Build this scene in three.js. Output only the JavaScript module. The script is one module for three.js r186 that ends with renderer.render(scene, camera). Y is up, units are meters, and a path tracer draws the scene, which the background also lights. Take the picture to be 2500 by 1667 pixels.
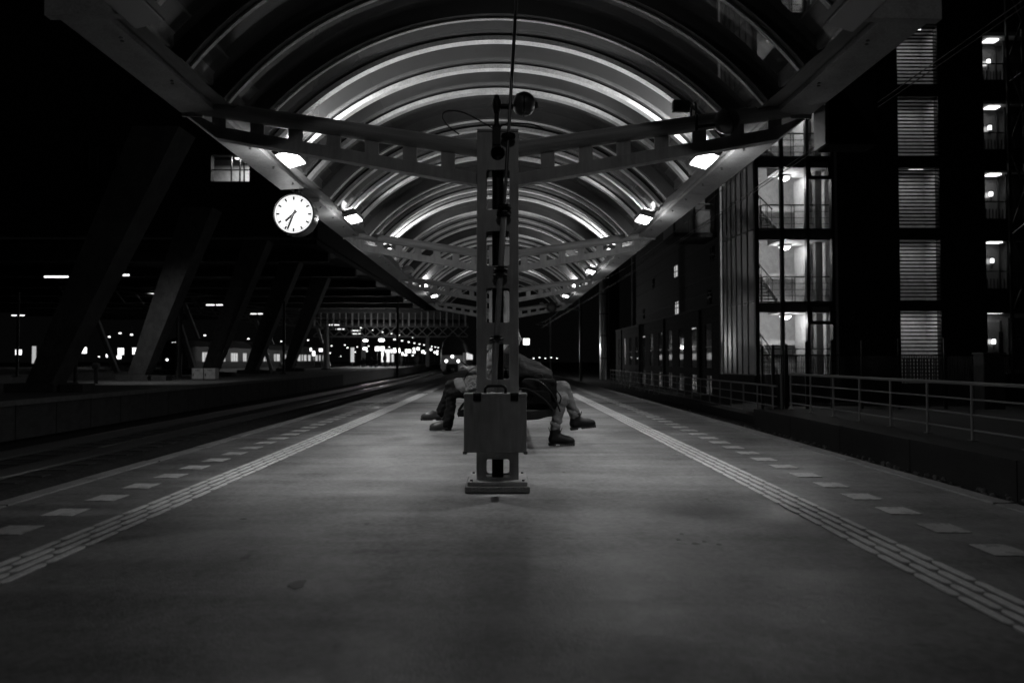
import * as THREE from 'three';
import { RoundedBoxGeometry } from 'three/addons/geometries/RoundedBoxGeometry.js';
import { mergeGeometries, mergeVertices } from 'three/addons/utils/BufferGeometryUtils.js';
import { RectAreaLightUniformsLib } from 'three/addons/lights/RectAreaLightUniformsLib.js';

// ------------------------------------------------------------------ camera, sky, moon, exposure
const scene = new THREE.Scene();
const camera = new THREE.PerspectiveCamera(53.13, 1024 / 682, 0.1, 900);
camera.rotation.order = 'YXZ';
camera.position.set(0, 0.97, 0);
camera.rotation.set(0.0267, -0.009, 0);
camera.focus = 7.2;
camera.userData.fStop = 1.5;
scene.add(camera);

const SKY_W = 64, SKY_H = 32, skyData = new Float32Array(SKY_W * SKY_H * 4);
for (let j = 0; j < SKY_H; j++) for (let i = 0; i < SKY_W; i++) {
  const e = Math.max(0, (j + 0.5) / SKY_H - 0.5) * 2, v = 0.0009 + 0.0006 * Math.exp(-e * 5);
  skyData.set([v, v, v, 1], (j * SKY_W + i) * 4);
}
const sky = new THREE.DataTexture(skyData, SKY_W, SKY_H, THREE.RGBAFormat, THREE.FloatType);
sky.mapping = THREE.EquirectangularReflectionMapping; sky.magFilter = THREE.LinearFilter; sky.needsUpdate = true;
scene.background = sky; scene.environment = sky;

const moon = new THREE.DirectionalLight(0xffffff, 0.006);
moon.position.set(-20, 40, 25); moon.target.position.set(0, 0, -20);
moon.castShadow = true; moon.shadow.mapSize.set(2048, 2048);
Object.assign(moon.shadow.camera, { left: -60, right: 60, top: 60, bottom: -60, near: 1, far: 200 });
scene.add(moon, moon.target);

const renderer = new THREE.WebGLRenderer({ antialias: true });
renderer.toneMapping = THREE.LinearToneMapping;
renderer.toneMappingExposure = 1.0;
renderer.shadowMap.enabled = true;
renderer.setSize(1024, 682);
RectAreaLightUniformsLib.init();

// ------------------------------------------------------------------ helpers
let seed = 12345;
const rnd = () => { seed = (seed * 1664525 + 1013904223) >>> 0; return seed / 4294967296; };
const rr = (a, b) => a + (b - a) * rnd();
const V = (x, y, z) => new THREE.Vector3(x, y, z);
const usedNames = new Map();
function numbered(n) { const k = usedNames.get(n) ?? 0; usedNames.set(n, k + 1); return k ? `${n}_${String(k).padStart(3, '0')}` : n; }
function shadow(o) { o.traverse((c) => { if (c.isMesh) { c.castShadow = true; c.receiveShadow = true; } }); return o; }
function thing(name, label, category, pos = [0, 0, 0], group, kind) {
  const o = new THREE.Group(); o.name = numbered(name); o.position.set(...pos);
  o.userData = { label };
  if (category) o.userData.category = category;
  if (group) o.userData.group = group;
  if (kind) o.userData.kind = kind;
  scene.add(o); return o;
}
function part(name, geo, m, parent, label) {
  const o = new THREE.Mesh(geo, m); o.name = name; o.castShadow = o.receiveShadow = true;
  if (label) o.userData.label = label;
  parent.add(o); return o;
}
function sub(name, parent) { const g = new THREE.Group(); g.name = name; parent.add(g); return g; }
function single(name, geo, m, label, category, group, kind) {
  const o = new THREE.Mesh(geo, m); o.name = numbered(name); o.castShadow = o.receiveShadow = true;
  o.userData = { label }; if (category) o.userData.category = category; if (group) o.userData.group = group; if (kind) o.userData.kind = kind;
  scene.add(o); return o;
}
function copyOf(o, label) { const c = o.clone(); c.name = numbered(o.name.replace(/_\d{3}$/, '')); c.userData = { ...o.userData, label }; scene.add(c); return c; }

// box-projected uv in metres
function metric(g) {
  g = g.index ? g.toNonIndexed() : g;
  const p = g.attributes.position, uv = new Float32Array(p.count * 2), a = V(), b = V(), c = V(), n = V();
  for (let i = 0; i < p.count; i += 3) {
    a.fromBufferAttribute(p, i); b.fromBufferAttribute(p, i + 1); c.fromBufferAttribute(p, i + 2);
    n.crossVectors(b.clone().sub(a), c.clone().sub(a));
    const x = Math.abs(n.x), y = Math.abs(n.y), z = Math.abs(n.z);
    [a, b, c].forEach((q, k) => {
      const [u, v] = x >= y && x >= z ? [q.z, q.y] : y >= z ? [q.x, q.z] : [q.x, q.y];
      uv[(i + k) * 2] = u; uv[(i + k) * 2 + 1] = v;
    });
  }
  g.setAttribute('uv', new THREE.BufferAttribute(uv, 2));
  return g;
}
const clean = (g) => { g = g.index ? g.toNonIndexed() : g; for (const k of Object.keys(g.attributes)) if (!['position', 'normal', 'uv'].includes(k)) g.deleteAttribute(k); return g; };
const join = (...gs) => mergeGeometries(gs.flat().map(clean));
function box(w, h, d, x = 0, y = 0, z = 0, rot) {
  const g = new THREE.BoxGeometry(w, h, d);
  if (rot) g.applyMatrix4(new THREE.Matrix4().makeRotationFromEuler(new THREE.Euler(...rot)));
  g.translate(x, y, z); return metric(g);
}
function rbox(w, h, d, r, x = 0, y = 0, z = 0, rot) {
  const g = new RoundedBoxGeometry(w, h, d, 2, r);
  if (rot) g.applyMatrix4(new THREE.Matrix4().makeRotationFromEuler(new THREE.Euler(...rot)));
  g.translate(x, y, z); return metric(g);
}
// a box by its corners
const span = (x0, x1, y0, y1, z0, z1) => box(Math.abs(x1 - x0), Math.abs(y1 - y0), Math.abs(z1 - z0), (x0 + x1) / 2, (y0 + y1) / 2, (z0 + z1) / 2);
function rod(a, b, r, seg = 12, r2 = r) {
  const A = V(...a), B = V(...b), l = A.distanceTo(B), g = new THREE.CylinderGeometry(r2, r, l, seg);
  g.applyQuaternion(new THREE.Quaternion().setFromUnitVectors(V(0, 1, 0), B.clone().sub(A).normalize()));
  g.translate((A.x + B.x) / 2, (A.y + B.y) / 2, (A.z + B.z) / 2); return g;
}
// square bar between two points
function bar(a, b, w, d = w) {
  const A = V(...a), B = V(...b), l = A.distanceTo(B), g = new THREE.BoxGeometry(w, l, d);
  const dir = B.clone().sub(A).normalize();
  g.applyQuaternion(new THREE.Quaternion().setFromUnitVectors(V(0, 1, 0), dir));
  g.translate((A.x + B.x) / 2, (A.y + B.y) / 2, (A.z + B.z) / 2); return metric(g);
}
const tube = (pts, r, seg = 40, rs = 8) => new THREE.TubeGeometry(new THREE.CatmullRomCurve3(pts.map((p) => V(...p))), seg, r, rs, false);
function extrude(shape, depth, bevel = 0, curve = 12) {
  return new THREE.ExtrudeGeometry(shape, { depth, bevelEnabled: bevel > 0, bevelSize: bevel, bevelThickness: bevel, bevelSegments: 1, curveSegments: curve });
}
const poly = (pts) => new THREE.Shape(pts.map((p) => new THREE.Vector2(...p)));
// closed profile [x, y] carried along the line to the distance; dx(D) bends it
function sweep(profile, D0, D1, step, dx = () => 0, dyf = () => 0) {
  const n = Math.max(1, Math.round((D1 - D0) / step)), P = [], U = [], len = [0];
  for (let i = 0; i < profile.length; i++) { const a = profile[i], b = profile[(i + 1) % profile.length]; len.push(len[i] + Math.hypot(b[0] - a[0], b[1] - a[1])); }
  const at = (k, i) => { const D = D0 + (D1 - D0) * k / n, q = profile[i % profile.length]; return [q[0] + dx(D), q[1] + dyf(D), -D]; };
  const area = profile.reduce((s, a, i) => { const b = profile[(i + 1) % profile.length]; return s + a[0] * b[1] - b[0] * a[1]; }, 0);
  const tri = (a, b, c, ua, ub, uc) => { if (area < 0) { P.push(...a, ...c, ...b); U.push(...ua, ...uc, ...ub); } else { P.push(...a, ...b, ...c); U.push(...ua, ...ub, ...uc); } };
  for (let k = 0; k < n; k++) for (let i = 0; i < profile.length; i++) {
    const a = at(k, i), b = at(k, i + 1), c = at(k + 1, i + 1), d = at(k + 1, i);
    const ua = [len[i], -a[2]], ub = [len[i + 1], -b[2]], uc = [len[i + 1], -c[2]], ud = [len[i], -d[2]];
    tri(a, c, b, ua, uc, ub); tri(a, d, c, ua, ud, uc);
  }
  const faces = THREE.ShapeUtils.triangulateShape(profile.map((p) => new THREE.Vector2(...p)), []);
  for (const [k, flip] of [[0, false], [n, true]]) for (const f of faces) {
    const q = f.map((i) => at(k, i)); if (flip) q.reverse();
    if (area < 0) q.reverse();
    P.push(...q.flat()); U.push(...q.flatMap((p) => [p[0], p[1]]));
  }
  const g = new THREE.BufferGeometry();
  g.setAttribute('position', new THREE.Float32BufferAttribute(P, 3)); g.setAttribute('uv', new THREE.Float32BufferAttribute(U, 2));
  g.computeVertexNormals(); return g;
}
const rect = (x0, x1, y0, y1) => [[x0, y0], [x1, y0], [x1, y1], [x0, y1]];

// ------------------------------------------------------------------ noise textures
const hash = (x, y, s) => { let h = (x * 374761393 + y * 668265263 + s * 1442695041) | 0; h = Math.imul(h ^ (h >>> 13), 1274126177); return ((h ^ (h >>> 16)) >>> 0) / 4294967296; };
function vnoise(x, y, px, py, s) {
  const xi = Math.floor(x), yi = Math.floor(y), fx = x - xi, fy = y - yi, u = fx * fx * (3 - 2 * fx), v = fy * fy * (3 - 2 * fy), m = (a, p) => ((a % p) + p) % p;
  const h = (i, j) => hash(m(xi + i, px), m(yi + j, py), s);
  return (h(0, 0) * (1 - u) + h(1, 0) * u) * (1 - v) + (h(0, 1) * (1 - u) + h(1, 1) * u) * v;
}
function fbm(u, v, fx, fy, oct, s) { let a = 0, w = 0.5, t = 0; for (let o = 0; o < oct; o++) { a += w * vnoise(u * fx, v * fy, fx, fy, s + o * 17); t += w; w *= 0.55; fx *= 2; fy *= 2; } return a / t; }
function texture(w, h, f, rx, ry, srgb = false) {
  const d = new Uint8Array(w * h * 4);
  for (let j = 0; j < h; j++) for (let i = 0; i < w; i++) { const c = Math.max(0, Math.min(255, Math.round(255 * f(i / w, j / h)))); d.set([c, c, c, 255], (j * w + i) * 4); }
  const t = new THREE.DataTexture(d, w, h); t.wrapS = t.wrapT = THREE.RepeatWrapping; t.magFilter = THREE.LinearFilter; t.minFilter = THREE.LinearMipmapLinearFilter; t.generateMipmaps = true;
  t.repeat.set(rx, ry); if (srgb) t.colorSpace = THREE.SRGBColorSpace; t.needsUpdate = true; return t;
}
const G = (v) => new THREE.Color().setRGB(v, v, v);
function mat(v, rough, o = {}) { const m = new (o.phys ? THREE.MeshPhysicalMaterial : THREE.MeshStandardMaterial)({ color: G(v), roughness: rough, metalness: 0, ...Object.fromEntries(Object.entries(o).filter(([k]) => k !== 'phys')) }); return m; }
const glow = (e, base = 0.6) => new THREE.MeshStandardMaterial({ color: G(base), roughness: 0.6, emissive: G(1), emissiveIntensity: e });

// worn asphalt-concrete of the platform, 7 x 14 m
const slabMap = texture(1024, 2048, (u, v) => {
  const big = fbm(u, v, 4, 9, 4, 3), mid = fbm(u, v, 17, 22, 4, 11), smear = fbm(u, v, 6, 90, 3, 29), fine = fbm(u, v, 330, 660, 2, 5);
  let c = 0.58 + 0.42 * (big - 0.5) + 0.5 * (mid - 0.5) + 0.55 * (smear - 0.5) + 0.42 * (fine - 0.5);
  const spot = vnoise(u * 60, v * 120, 60, 120, 77); if (spot > 0.955) c -= 0.2; const worn = fbm(u, v, 9, 5, 4, 131); if (worn > 0.62) c += 0.5 * (worn - 0.62);
  return c;
}, 1 / 7, 1 / 14);
const slabRough = texture(512, 1024, (u, v) => 0.22 + 0.6 * fbm(u, v, 6, 16, 5, 41) + 0.1 * (fbm(u, v, 120, 240, 2, 8) - 0.5), 1 / 7, 1 / 14);
const slabBump = texture(1024, 1024, (u, v) => fbm(u, v, 150, 150, 3, 61), 0.9, 0.9);
const grime = texture(512, 512, (u, v) => 0.62 + 0.5 * (fbm(u, v, 5, 5, 5, 91) - 0.5) + 0.25 * (fbm(u, v, 60, 8, 3, 92) - 0.5), 0.8, 0.8);
const speck = texture(512, 512, (u, v) => 0.7 + 0.35 * (fbm(u, v, 9, 9, 4, 191) - 0.5) + 0.35 * (fbm(u, v, 128, 128, 2, 192) - 0.5), 1, 1);
const steelBump = texture(512, 512, (u, v) => fbm(u, v, 24, 24, 4, 311), 1.2, 1.2);
const paintWear = texture(512, 512, (u, v) => { const a = fbm(u, v, 22, 22, 4, 501), b = fbm(u, v, 5, 5, 3, 503); return a > 0.6 - 0.25 * (b - 0.45) ? 0.5 : 0.76 + 0.4 * (b - 0.5) + 0.3 * (a - 0.5); }, 1.1, 1.1);
const brickCourse = texture(256, 256, (u, v) => { const r = v * 16, row = Math.floor(r), fu = ((u * 6 + (row % 2) * 0.5) % 1 + 1) % 1, fv = r - row; return fv < 0.16 || fu < 0.06 ? 0.35 : 0.6 + 0.35 * hash(Math.floor(u * 6 + (row % 2) * 0.5), row, 9); }, 0.8, 0.8);
const duff = texture(512, 512, (u, v) => 0.55 + 0.6 * (fbm(u, v, 40, 40, 4, 711) - 0.5) + 0.3 * (fbm(u, v, 6, 6, 3, 712) - 0.5), 0.6, 0.6);
const weave = texture(256, 256, (u, v) => 0.72 + 0.14 * Math.sin((u * 64 + v * 64) * Math.PI * 2) * 0.5 + 0.3 * (fbm(u, v, 20, 20, 3, 811) - 0.5), 6, 6);
const foldBump = texture(256, 256, (u, v) => fbm(u, v, 8, 8, 4, 911), 5, 5);

const M = {
  slab: mat(0.27, 1, { map: slabMap, roughnessMap: slabRough, bumpMap: slabBump, bumpScale: 0.0014 }),
  kerb: mat(0.34, 0.85, { map: speck, bumpMap: slabBump, bumpScale: 0.006 }),
  wallc: mat(0.16, 0.9, { map: grime, bumpMap: slabBump, bumpScale: 0.01 }),
  rib: mat(0.85, 0.7, { map: speck }),
  white: mat(0.75, 0.7, { map: paintWear, bumpMap: slabBump, bumpScale: 0.002 }),
  steel: mat(0.5, 0.55, { map: grime, bumpMap: steelBump, bumpScale: 0.0015 }),
  steelD: mat(0.07, 0.5, { map: grime }),
  archRib: mat(0.95, 0.5, { map: speck }),
  frameOrUnlitRib: mat(0.05, 0.45, { map: speck }),
  soffit: mat(0.36, 0.5, { map: speck, bumpMap: steelBump, bumpScale: 0.002 }),
  gutter: mat(0.30, 0.42, { map: grime }),
  black: mat(0.008, 0.5, { phys: true, specularIntensity: 0.35 }),
  blackMatte: mat(0.005, 0.9, { phys: true, specularIntensity: 0.25 }),
  rubber: mat(0.02, 0.75),
  caseG: mat(0.42, 0.6, { map: grime, bumpMap: steelBump, bumpScale: 0.001 }),
  ballast: mat(0.10, 1, { map: duff }),
  ground: mat(0.05, 1, { map: duff }),
  railTop: mat(0.55, 0.28, { metalness: 1 }),
  sleeper: mat(0.13, 0.9, { map: grime }),
  dark: mat(0.03, 0.8, { map: grime }),
  brick: mat(0.075, 0.9, { map: brickCourse }),
  frameDark: mat(0.02, 0.5),
  plaster: mat(0.62, 0.9, { map: speck }),
  railPaint: mat(0.42, 0.5, { map: grime }),
  galv: mat(0.22, 0.45, { metalness: 0.6, map: grime }),
  stainless: mat(0.55, 0.28, { metalness: 1 }),
  concreteP: mat(0.34, 0.85, { map: grime, bumpMap: slabBump, bumpScale: 0.008 }),
  lampBody: mat(0.13, 0.5),
};
const glass = (v, rough, tr, ior = 1.5) => new THREE.MeshPhysicalMaterial({ color: G(v), roughness: rough, transmission: tr, thickness: 0, ior, metalness: 0 });
M.glazing = glass(0.40, 0.10, 0.86, 1.6);
M.pane = glass(0.85, 0.04, 0.9, 1.5);
M.paneDark = new THREE.MeshPhysicalMaterial({ color: G(0.008), roughness: 0.05, ior: 2.0, metalness: 0 });
M.paneFrost = glass(0.5, 0.22, 0.65, 1.6);

const bend = (D) => (D > 0 ? -0.00016 * D * D : 0);     // the whole platform curves gently away
const ax = (D) => -0.03 - 0.007 * D;                    // axis of the canopy
// ------------------------------------------------------------------ ground, platforms, tracks
single('ground', new THREE.PlaneGeometry(700, 700).rotateX(-Math.PI / 2).translate(0, -1.02, -200), M.ground, 'dark trackside ground reaching the horizon', null, null, 'structure').geometry.setAttribute('uv', new THREE.BufferAttribute(new Float32Array([0, 0, 700, 0, 0, 700, 700, 700]), 2));

const platform = thing('platform', 'worn grey concrete island platform under the arched canopy', null, [0, 0, 0], null, 'structure');
const PL = -3.46, PR = 3.44;
part('platform_surface', sweep([[PR - 0.16, -0.9], [PR - 0.16, 0], [PL + 0.16, 0], [PL + 0.16, -0.9]].reverse(), -8, 150, 2, bend), M.slab, platform);
{ // kerb stones, one by one while they can be told apart
  const kerbL = [0, 1, 2].map((k) => k);
  for (const [x0, x1] of [[PL, PL + 0.155], [PR - 0.155, PR]]) {
    for (let i = 0; i < 34; i++) {
      const D = 0.6 + i * 1.0, j = rr(-0.006, 0.006), top = 0.002 + rr(0, 0.006);
      const g = sweep([[x0 + j, -0.16], [x1 + j, -0.16], [x1 + j, top - 0.012], [x1 + j - 0.012, top], [x0 + j + 0.012, top], [x0 + j, top - 0.012]], D, D + 0.985, 1, bend);
      part('kerb_stone', g, M.kerb, platform);
    }
    part('kerb_run', sweep(rect(x0, x1, -0.16, 0.004), 34.7, 150, 2, bend), M.kerb, platform);
    part('kerb_run', sweep(rect(x0, x1, -0.16, 0.004), -8, 0.58, 2), M.kerb, platform);
    part('platform_wall', sweep(rect(x0 + (x0 < 0 ? 0.05 : 0.02), x1 - (x0 < 0 ? 0.02 : 0.05), -0.92, -0.165), -8, 150, 2, bend), M.wallc, platform);
  }
  // joints across the slab, steel cover strips
  for (const D of [15.3, 19.5]) part('joint_cover', sweep(rect(PL + 0.2, PR - 0.2, 0.001, 0.006), D, D + 0.07, 1, bend), M.steelD, platform);
}
// white painted blocks along both edges
for (const [x, tag] of [[-2.79, 'along the left platform edge'], [2.52, 'along the right platform edge']]) {
  const row = thing('edge_marking', `row of square white painted blocks ${tag}`, null, [0, 0, 0], 'painted edge lines', 'structure');
  for (let i = 0; i < 58; i++) {
    const D = 2.02 + i * 0.452;
    part('paint_block', sweep(rect(x - 0.1 + rr(-0.004, 0.004), x + 0.1 + rr(-0.004, 0.004), 0.0015, 0.005), D, D + 0.205, 0.3, bend), M.white, row);
  }
}
// tactile guide strips: four raised ribs, each in short lengths
for (const [x, tag] of [[-2.28, 'left'], [1.95, 'right']]) {
  const strip = thing('tactile_strip', `four-ribbed tactile guide strip on the ${tag} half of the platform`, null, [0, 0, 0], 'tactile guide strips', 'structure');
  const shape = (l, w) => { const c = 0.022, g = extrude(poly([[-w / 2 + c * 0.5, 0], [w / 2 - c * 0.5, 0], [w / 2, c], [w / 2, l - c], [w / 2 - c * 0.5, l], [-w / 2 + c * 0.5, l], [-w / 2, l - c], [-w / 2, c]]), 0.004, 0.002); g.rotateX(-Math.PI / 2); return metric(g); };
  const one = shape(0.284, 0.036);
  for (let k = 0; k < 4; k++) for (let i = 0; i < 58; i++) {
    const D = 1.9 + i * 0.3 + (k % 2) * 0.13 + k * 0.02;
    if (D > 19.2) continue;
    const m = part('tactile_rib', one, M.rib, strip); m.position.set(x + (k - 1.5) * 0.0665 + bend(D), 0.003, -D);
  }
  const far = part('worn_guide_band', sweep(rect(x - 0.12, x + 0.12, 0.001, 0.006), 20.4, 27, 2, bend), M.rib, strip);
}
// stains on the slab
{
  const st = mat(0.05, 0.6), stains = [[-0.9, 2.98, 0.034, 0.055], [0.93, 3.7, 0.012, 0.02], [1.0, 3.62, 0.02, 0.018], [1.06, 3.66, 0.012, 0.016], [0.98, 3.82, 0.01, 0.014], [1.12, 3.6, 0.014, 0.016], [-1.6, 4.2, 0.02, 0.016], [0.5, 5.9, 0.015, 0.015], [1.7, 6.7, 0.014, 0.02]];
  for (const [x, D, a, b] of stains) {
    const s = new THREE.Shape(); for (let i = 0; i <= 16; i++) { const t = i / 16 * Math.PI * 2, k = 1 + 0.16 * Math.sin(t * 3 + x * 9) + 0.1 * Math.sin(t * 5 + D); s[i ? 'lineTo' : 'moveTo'](a * k * Math.cos(t), b * k * Math.sin(t)); }
    const m = part('gum_stain', extrude(s, 0.0008).rotateX(-Math.PI / 2), st, platform); m.position.set(x, 0.0012, -D);
  }
  const lit = part('cigarette_end', rod([0, 0, 0], [0.05, 0, 0.012], 0.004, 8), M.white, platform); lit.position.set(1.72, 0.0045, -7.0);
}
// tracks
function track(x, D0, D1, label, group = 'railway tracks') {
  const t = thing('railway_track', label, null, [0, 0, 0], group, 'structure');
  part('ballast_bed', sweep([[x - 1.7, -1.0], [x + 1.7, -1.0], [x + 1.5, -0.93], [x - 1.5, -0.93]], D0, D1, 2, bend), M.ballast, t);
  const foot = [[-0.07, 0], [0.07, 0], [0.07, 0.015], [0.012, 0.03], [0.012, 0.12], [0.036, 0.13], [0.036, 0.16], [-0.036, 0.16], [-0.036, 0.13], [-0.012, 0.12], [-0.012, 0.03], [-0.07, 0.015]];
  for (const s of [-0.753, 0.753]) part('rail', sweep(foot.map(([a, b]) => [x + s + a, -0.92 + b]), D0, D1, 2, bend), M.railTop, t);
  const sl = box(2.5, 0.12, 0.24, 0, 0, 0);
  const n = Math.min(70, Math.floor((Math.min(D1, 46) - Math.max(D0, 2)) / 0.62));
  for (let i = 0; i < n; i++) { const D = Math.max(D0, 2) + i * 0.62, m = part('sleeper', sl, M.sleeper, t); m.position.set(x + bend(D), -0.975, -D); }
  return t;
}
track(-5.05, -6, 180, 'railway track directly below the left platform edge');
track(-8.75, -6, 180, 'railway track below the far platform wall on the left');
track(5.12, -6, 150, 'railway track between right platform edge and the ramp railing');
track(-29.1, 30, 180, 'distant railway track under the dark train with lit windows');
{ // loose ballast stones
  const stone = new THREE.IcosahedronGeometry(0.032, 0), N = 9000, im = new THREE.InstancedMesh(stone, mat(0.10, 0.95), N), m4 = new THREE.Matrix4(), q = new THREE.Quaternion(), e = new THREE.Euler();
  for (let i = 0; i < N; i++) {
    const left = i < 2600, D = 3 + 40 * Math.pow(rnd(), 1.6), x = left ? rr(-6.6, -3.6) : rr(3.55, 6.9), s = rr(0.6, 1.5);
    e.set(rr(0, 6), rr(0, 6), rr(0, 6)); q.setFromEuler(e);
    m4.compose(V(x + bend(D), -0.905 + rr(-0.012, 0.02), -D), q, V(s, s * 0.8, s)); im.setMatrixAt(i, m4);
  }
  im.name = 'ballast_stones'; im.userData = { label: 'loose grey ballast stones beside the rails', kind: 'stuff' }; im.castShadow = im.receiveShadow = true; scene.add(im);
}
// platform across the left tracks
{
  const p = thing('far_platform', 'dim concrete platform across the left tracks carrying the slanted pillars', null, [0, 0, 0], null, 'structure');
  part('platform_surface', sweep(rect(-20.5, -11.78, -0.95, 0), 2, 175, 3, bend), M.concreteP, p);
  part('platform_edge', sweep(rect(-11.775, -11.6, -0.12, 0.01), 2, 175, 3, bend), M.kerb, p);
  for (let i = 0; i < 30; i++) part('wall_panel', sweep(rect(-11.77, -11.7, -0.95, -0.13), 6 + i * 1.5, 7.47 + i * 1.5, 1.5, bend), M.wallc, p);
  const q = thing('outer_platform', 'distant lit platform behind the dark train', null, [0, 0, 0], null, 'structure');
  part('platform_surface', sweep(rect(-40, -31.2, -0.95, 0), 20, 180, 5, bend), M.concreteP, q);
  const r = thing('outermost_platform', 'farthest pale platform strip on the left', null, [0, 0, 0], null, 'structure');
  part('platform_surface', sweep(rect(-70, -52, -0.95, 0), 30, 190, 5, bend), M.concreteP, r);
  const w = thing('low_ramp', 'low dark concrete ramp behind the right track', null, [0, 0, 0], null, 'structure');
  part('ramp_deck', sweep(rect(7.16, 30, -1.0, -0.45), -2, 19.4, 3), M.dark, w);
  for (let i = 0; i < 8; i++) part('ramp_wall_panel', sweep(rect(7.05, 7.155, -1.0, -0.42 - (i % 2) * 0.004), -0.6 + i * 2.5, 1.88 + i * 2.5, 2.5), M.dark, w);
  part('lower_deck', sweep(rect(7.6, 40, -1.0, -0.75), 19.41, 34, 3), M.dark, w);
}

// ------------------------------------------------------------------ canopy roof
const YC = 1.24, R = 2.58, HALF = 0.887;
const ribD = []; for (let k = 0; k < 36; k++) ribD.push(3.62 + 0.58 * k);
const DEND = ribD[ribD.length - 1] + 0.1;
const roof = thing('canopy_roof', 'long arched glazed canopy over the platform with pale curved ribs', 'canopy');
function arch(r0, r1, w, half) {
  const s = new THREE.Shape(); s.absarc(0, 0, r1, Math.PI / 2 - half, Math.PI / 2 + half, false); s.absarc(0, 0, r0, Math.PI / 2 + half, Math.PI / 2 - half, true);
  const g = extrude(s, w, 0, 48); g.translate(0, 0, -w / 2); return metric(g);
}
{
  const thin = arch(R - 0.052, R - 0.004, 0.08, HALF), thick = arch(R - 0.115, R + 0.05, 0.075, HALF), cap = arch(R + 0.006, R + 0.03, 0.1, HALF), flange = arch(R - 0.130, R - 0.1155, 0.03, HALF), gasket = arch(R - 0.012, R - 0.003, 0.012, HALF);
  flange.translate(0, 0, -0.03); gasket.translate(0, 0, 0.0465);
  ribD.forEach((D, k) => {
    const heavy = k % 4 === 3 || k < 3;  // nearest ribs take the dark frame colour too, standing in for their unlit faces
    const m = part(heavy ? 'frame_or_unlit_rib' : 'arch_rib', heavy ? thick : thin, heavy ? M.frameOrUnlitRib : M.archRib, roof); m.position.set(ax(D), YC, -D);
    if (heavy) part('rib_flange', flange, M.archRib, m);
    else { part('glazing_bar', cap, M.steelD, m); part('gasket', gasket, M.black, m); }
    if (k < ribD.length - 1) {
      const g = new THREE.CylinderGeometry(R + (k % 2) * 0.001, R, 0.575, 64, 1, true, Math.PI - HALF, HALF * 2);
      g.rotateX(Math.PI / 2);
      const p = part('glazing_panel', g, M.glazing, roof); p.position.set(ax(D + 0.29), YC, -(D + 0.29));
    }
  });
  // eaves: soffit plates with a break for the clock, channel, gutter lip
  for (const s of [-1, 1]) {
    const mir = (pr) => pr.map(([u, y]) => [s * u, y]);
    const soff = mir([[2.42, 2.865], [2.405, 2.845], [2.15, 2.862], [2.15, 2.90], [2.385, 2.90], [2.385, 3.10], [2.42, 3.10]]);
    const cuts = s < 0 ? [3.72, 5.16, 7.52, 8.15, 10.45, 13.3, 16.25, 19.5, 23.2, 24.6] : [3.72, 5.16, 7.7, 10.45, 13.3, 16.25, 19.5, 23.2, 24.6];
    for (let i = 0; i < cuts.length - 1; i++) {
      if (s < 0 && cuts[i] === 7.52) continue;
      const a = cuts[i] + (i ? 0.006 : 0), b = cuts[i + 1] - 0.006;
      const sp = part('soffit_plate', sweep(soff, a, b, 0.6, ax), M.soffit, roof);
      for (let D = a + 0.25; D < Math.min(b, 14); D += 0.62) for (const e of [0, 0.045]) {
        const bolt = part('bolt_head', rod([0, 0, 0], [0, -0.008, 0], 0.011, 6), M.steelD, sp); bolt.position.set(ax(D) + s * (2.2 + e * 0.4), 2.8605, -D - e);
      }
    }
    part('end_plate', sweep(mir([[2.44, 2.83], [2.0, 2.84], [2.0, 3.1], [2.44, 3.12]]), 3.66, 3.715, 0.05, ax), M.soffit, roof);
    part('channel', sweep(mir([[2.145, 2.905], [2.03, 2.905], [2.03, 3.02], [2.145, 3.02]]), 3.72, 24.6, 0.6, ax), M.gutter, roof);
    part('gutter_lip', sweep(mir([[2.024, 2.895], [1.992, 2.885], [1.985, 2.90], [1.985, 2.99], [2.0, 3.0], [2.024, 3.0]]), 3.72, 24.6, 0.6, ax), M.archRib, roof);
    part('gutter_trough', sweep(mir([[2.15, 3.03], [2.03, 3.03], [1.9, 3.09], [1.9, 3.11], [2.3, 3.11], [2.38, 3.06], [2.38, 2.905], [2.15, 2.905]]), 3.72, 24.6, 0.6, ax), M.gutter, roof);
  }
}

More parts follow.
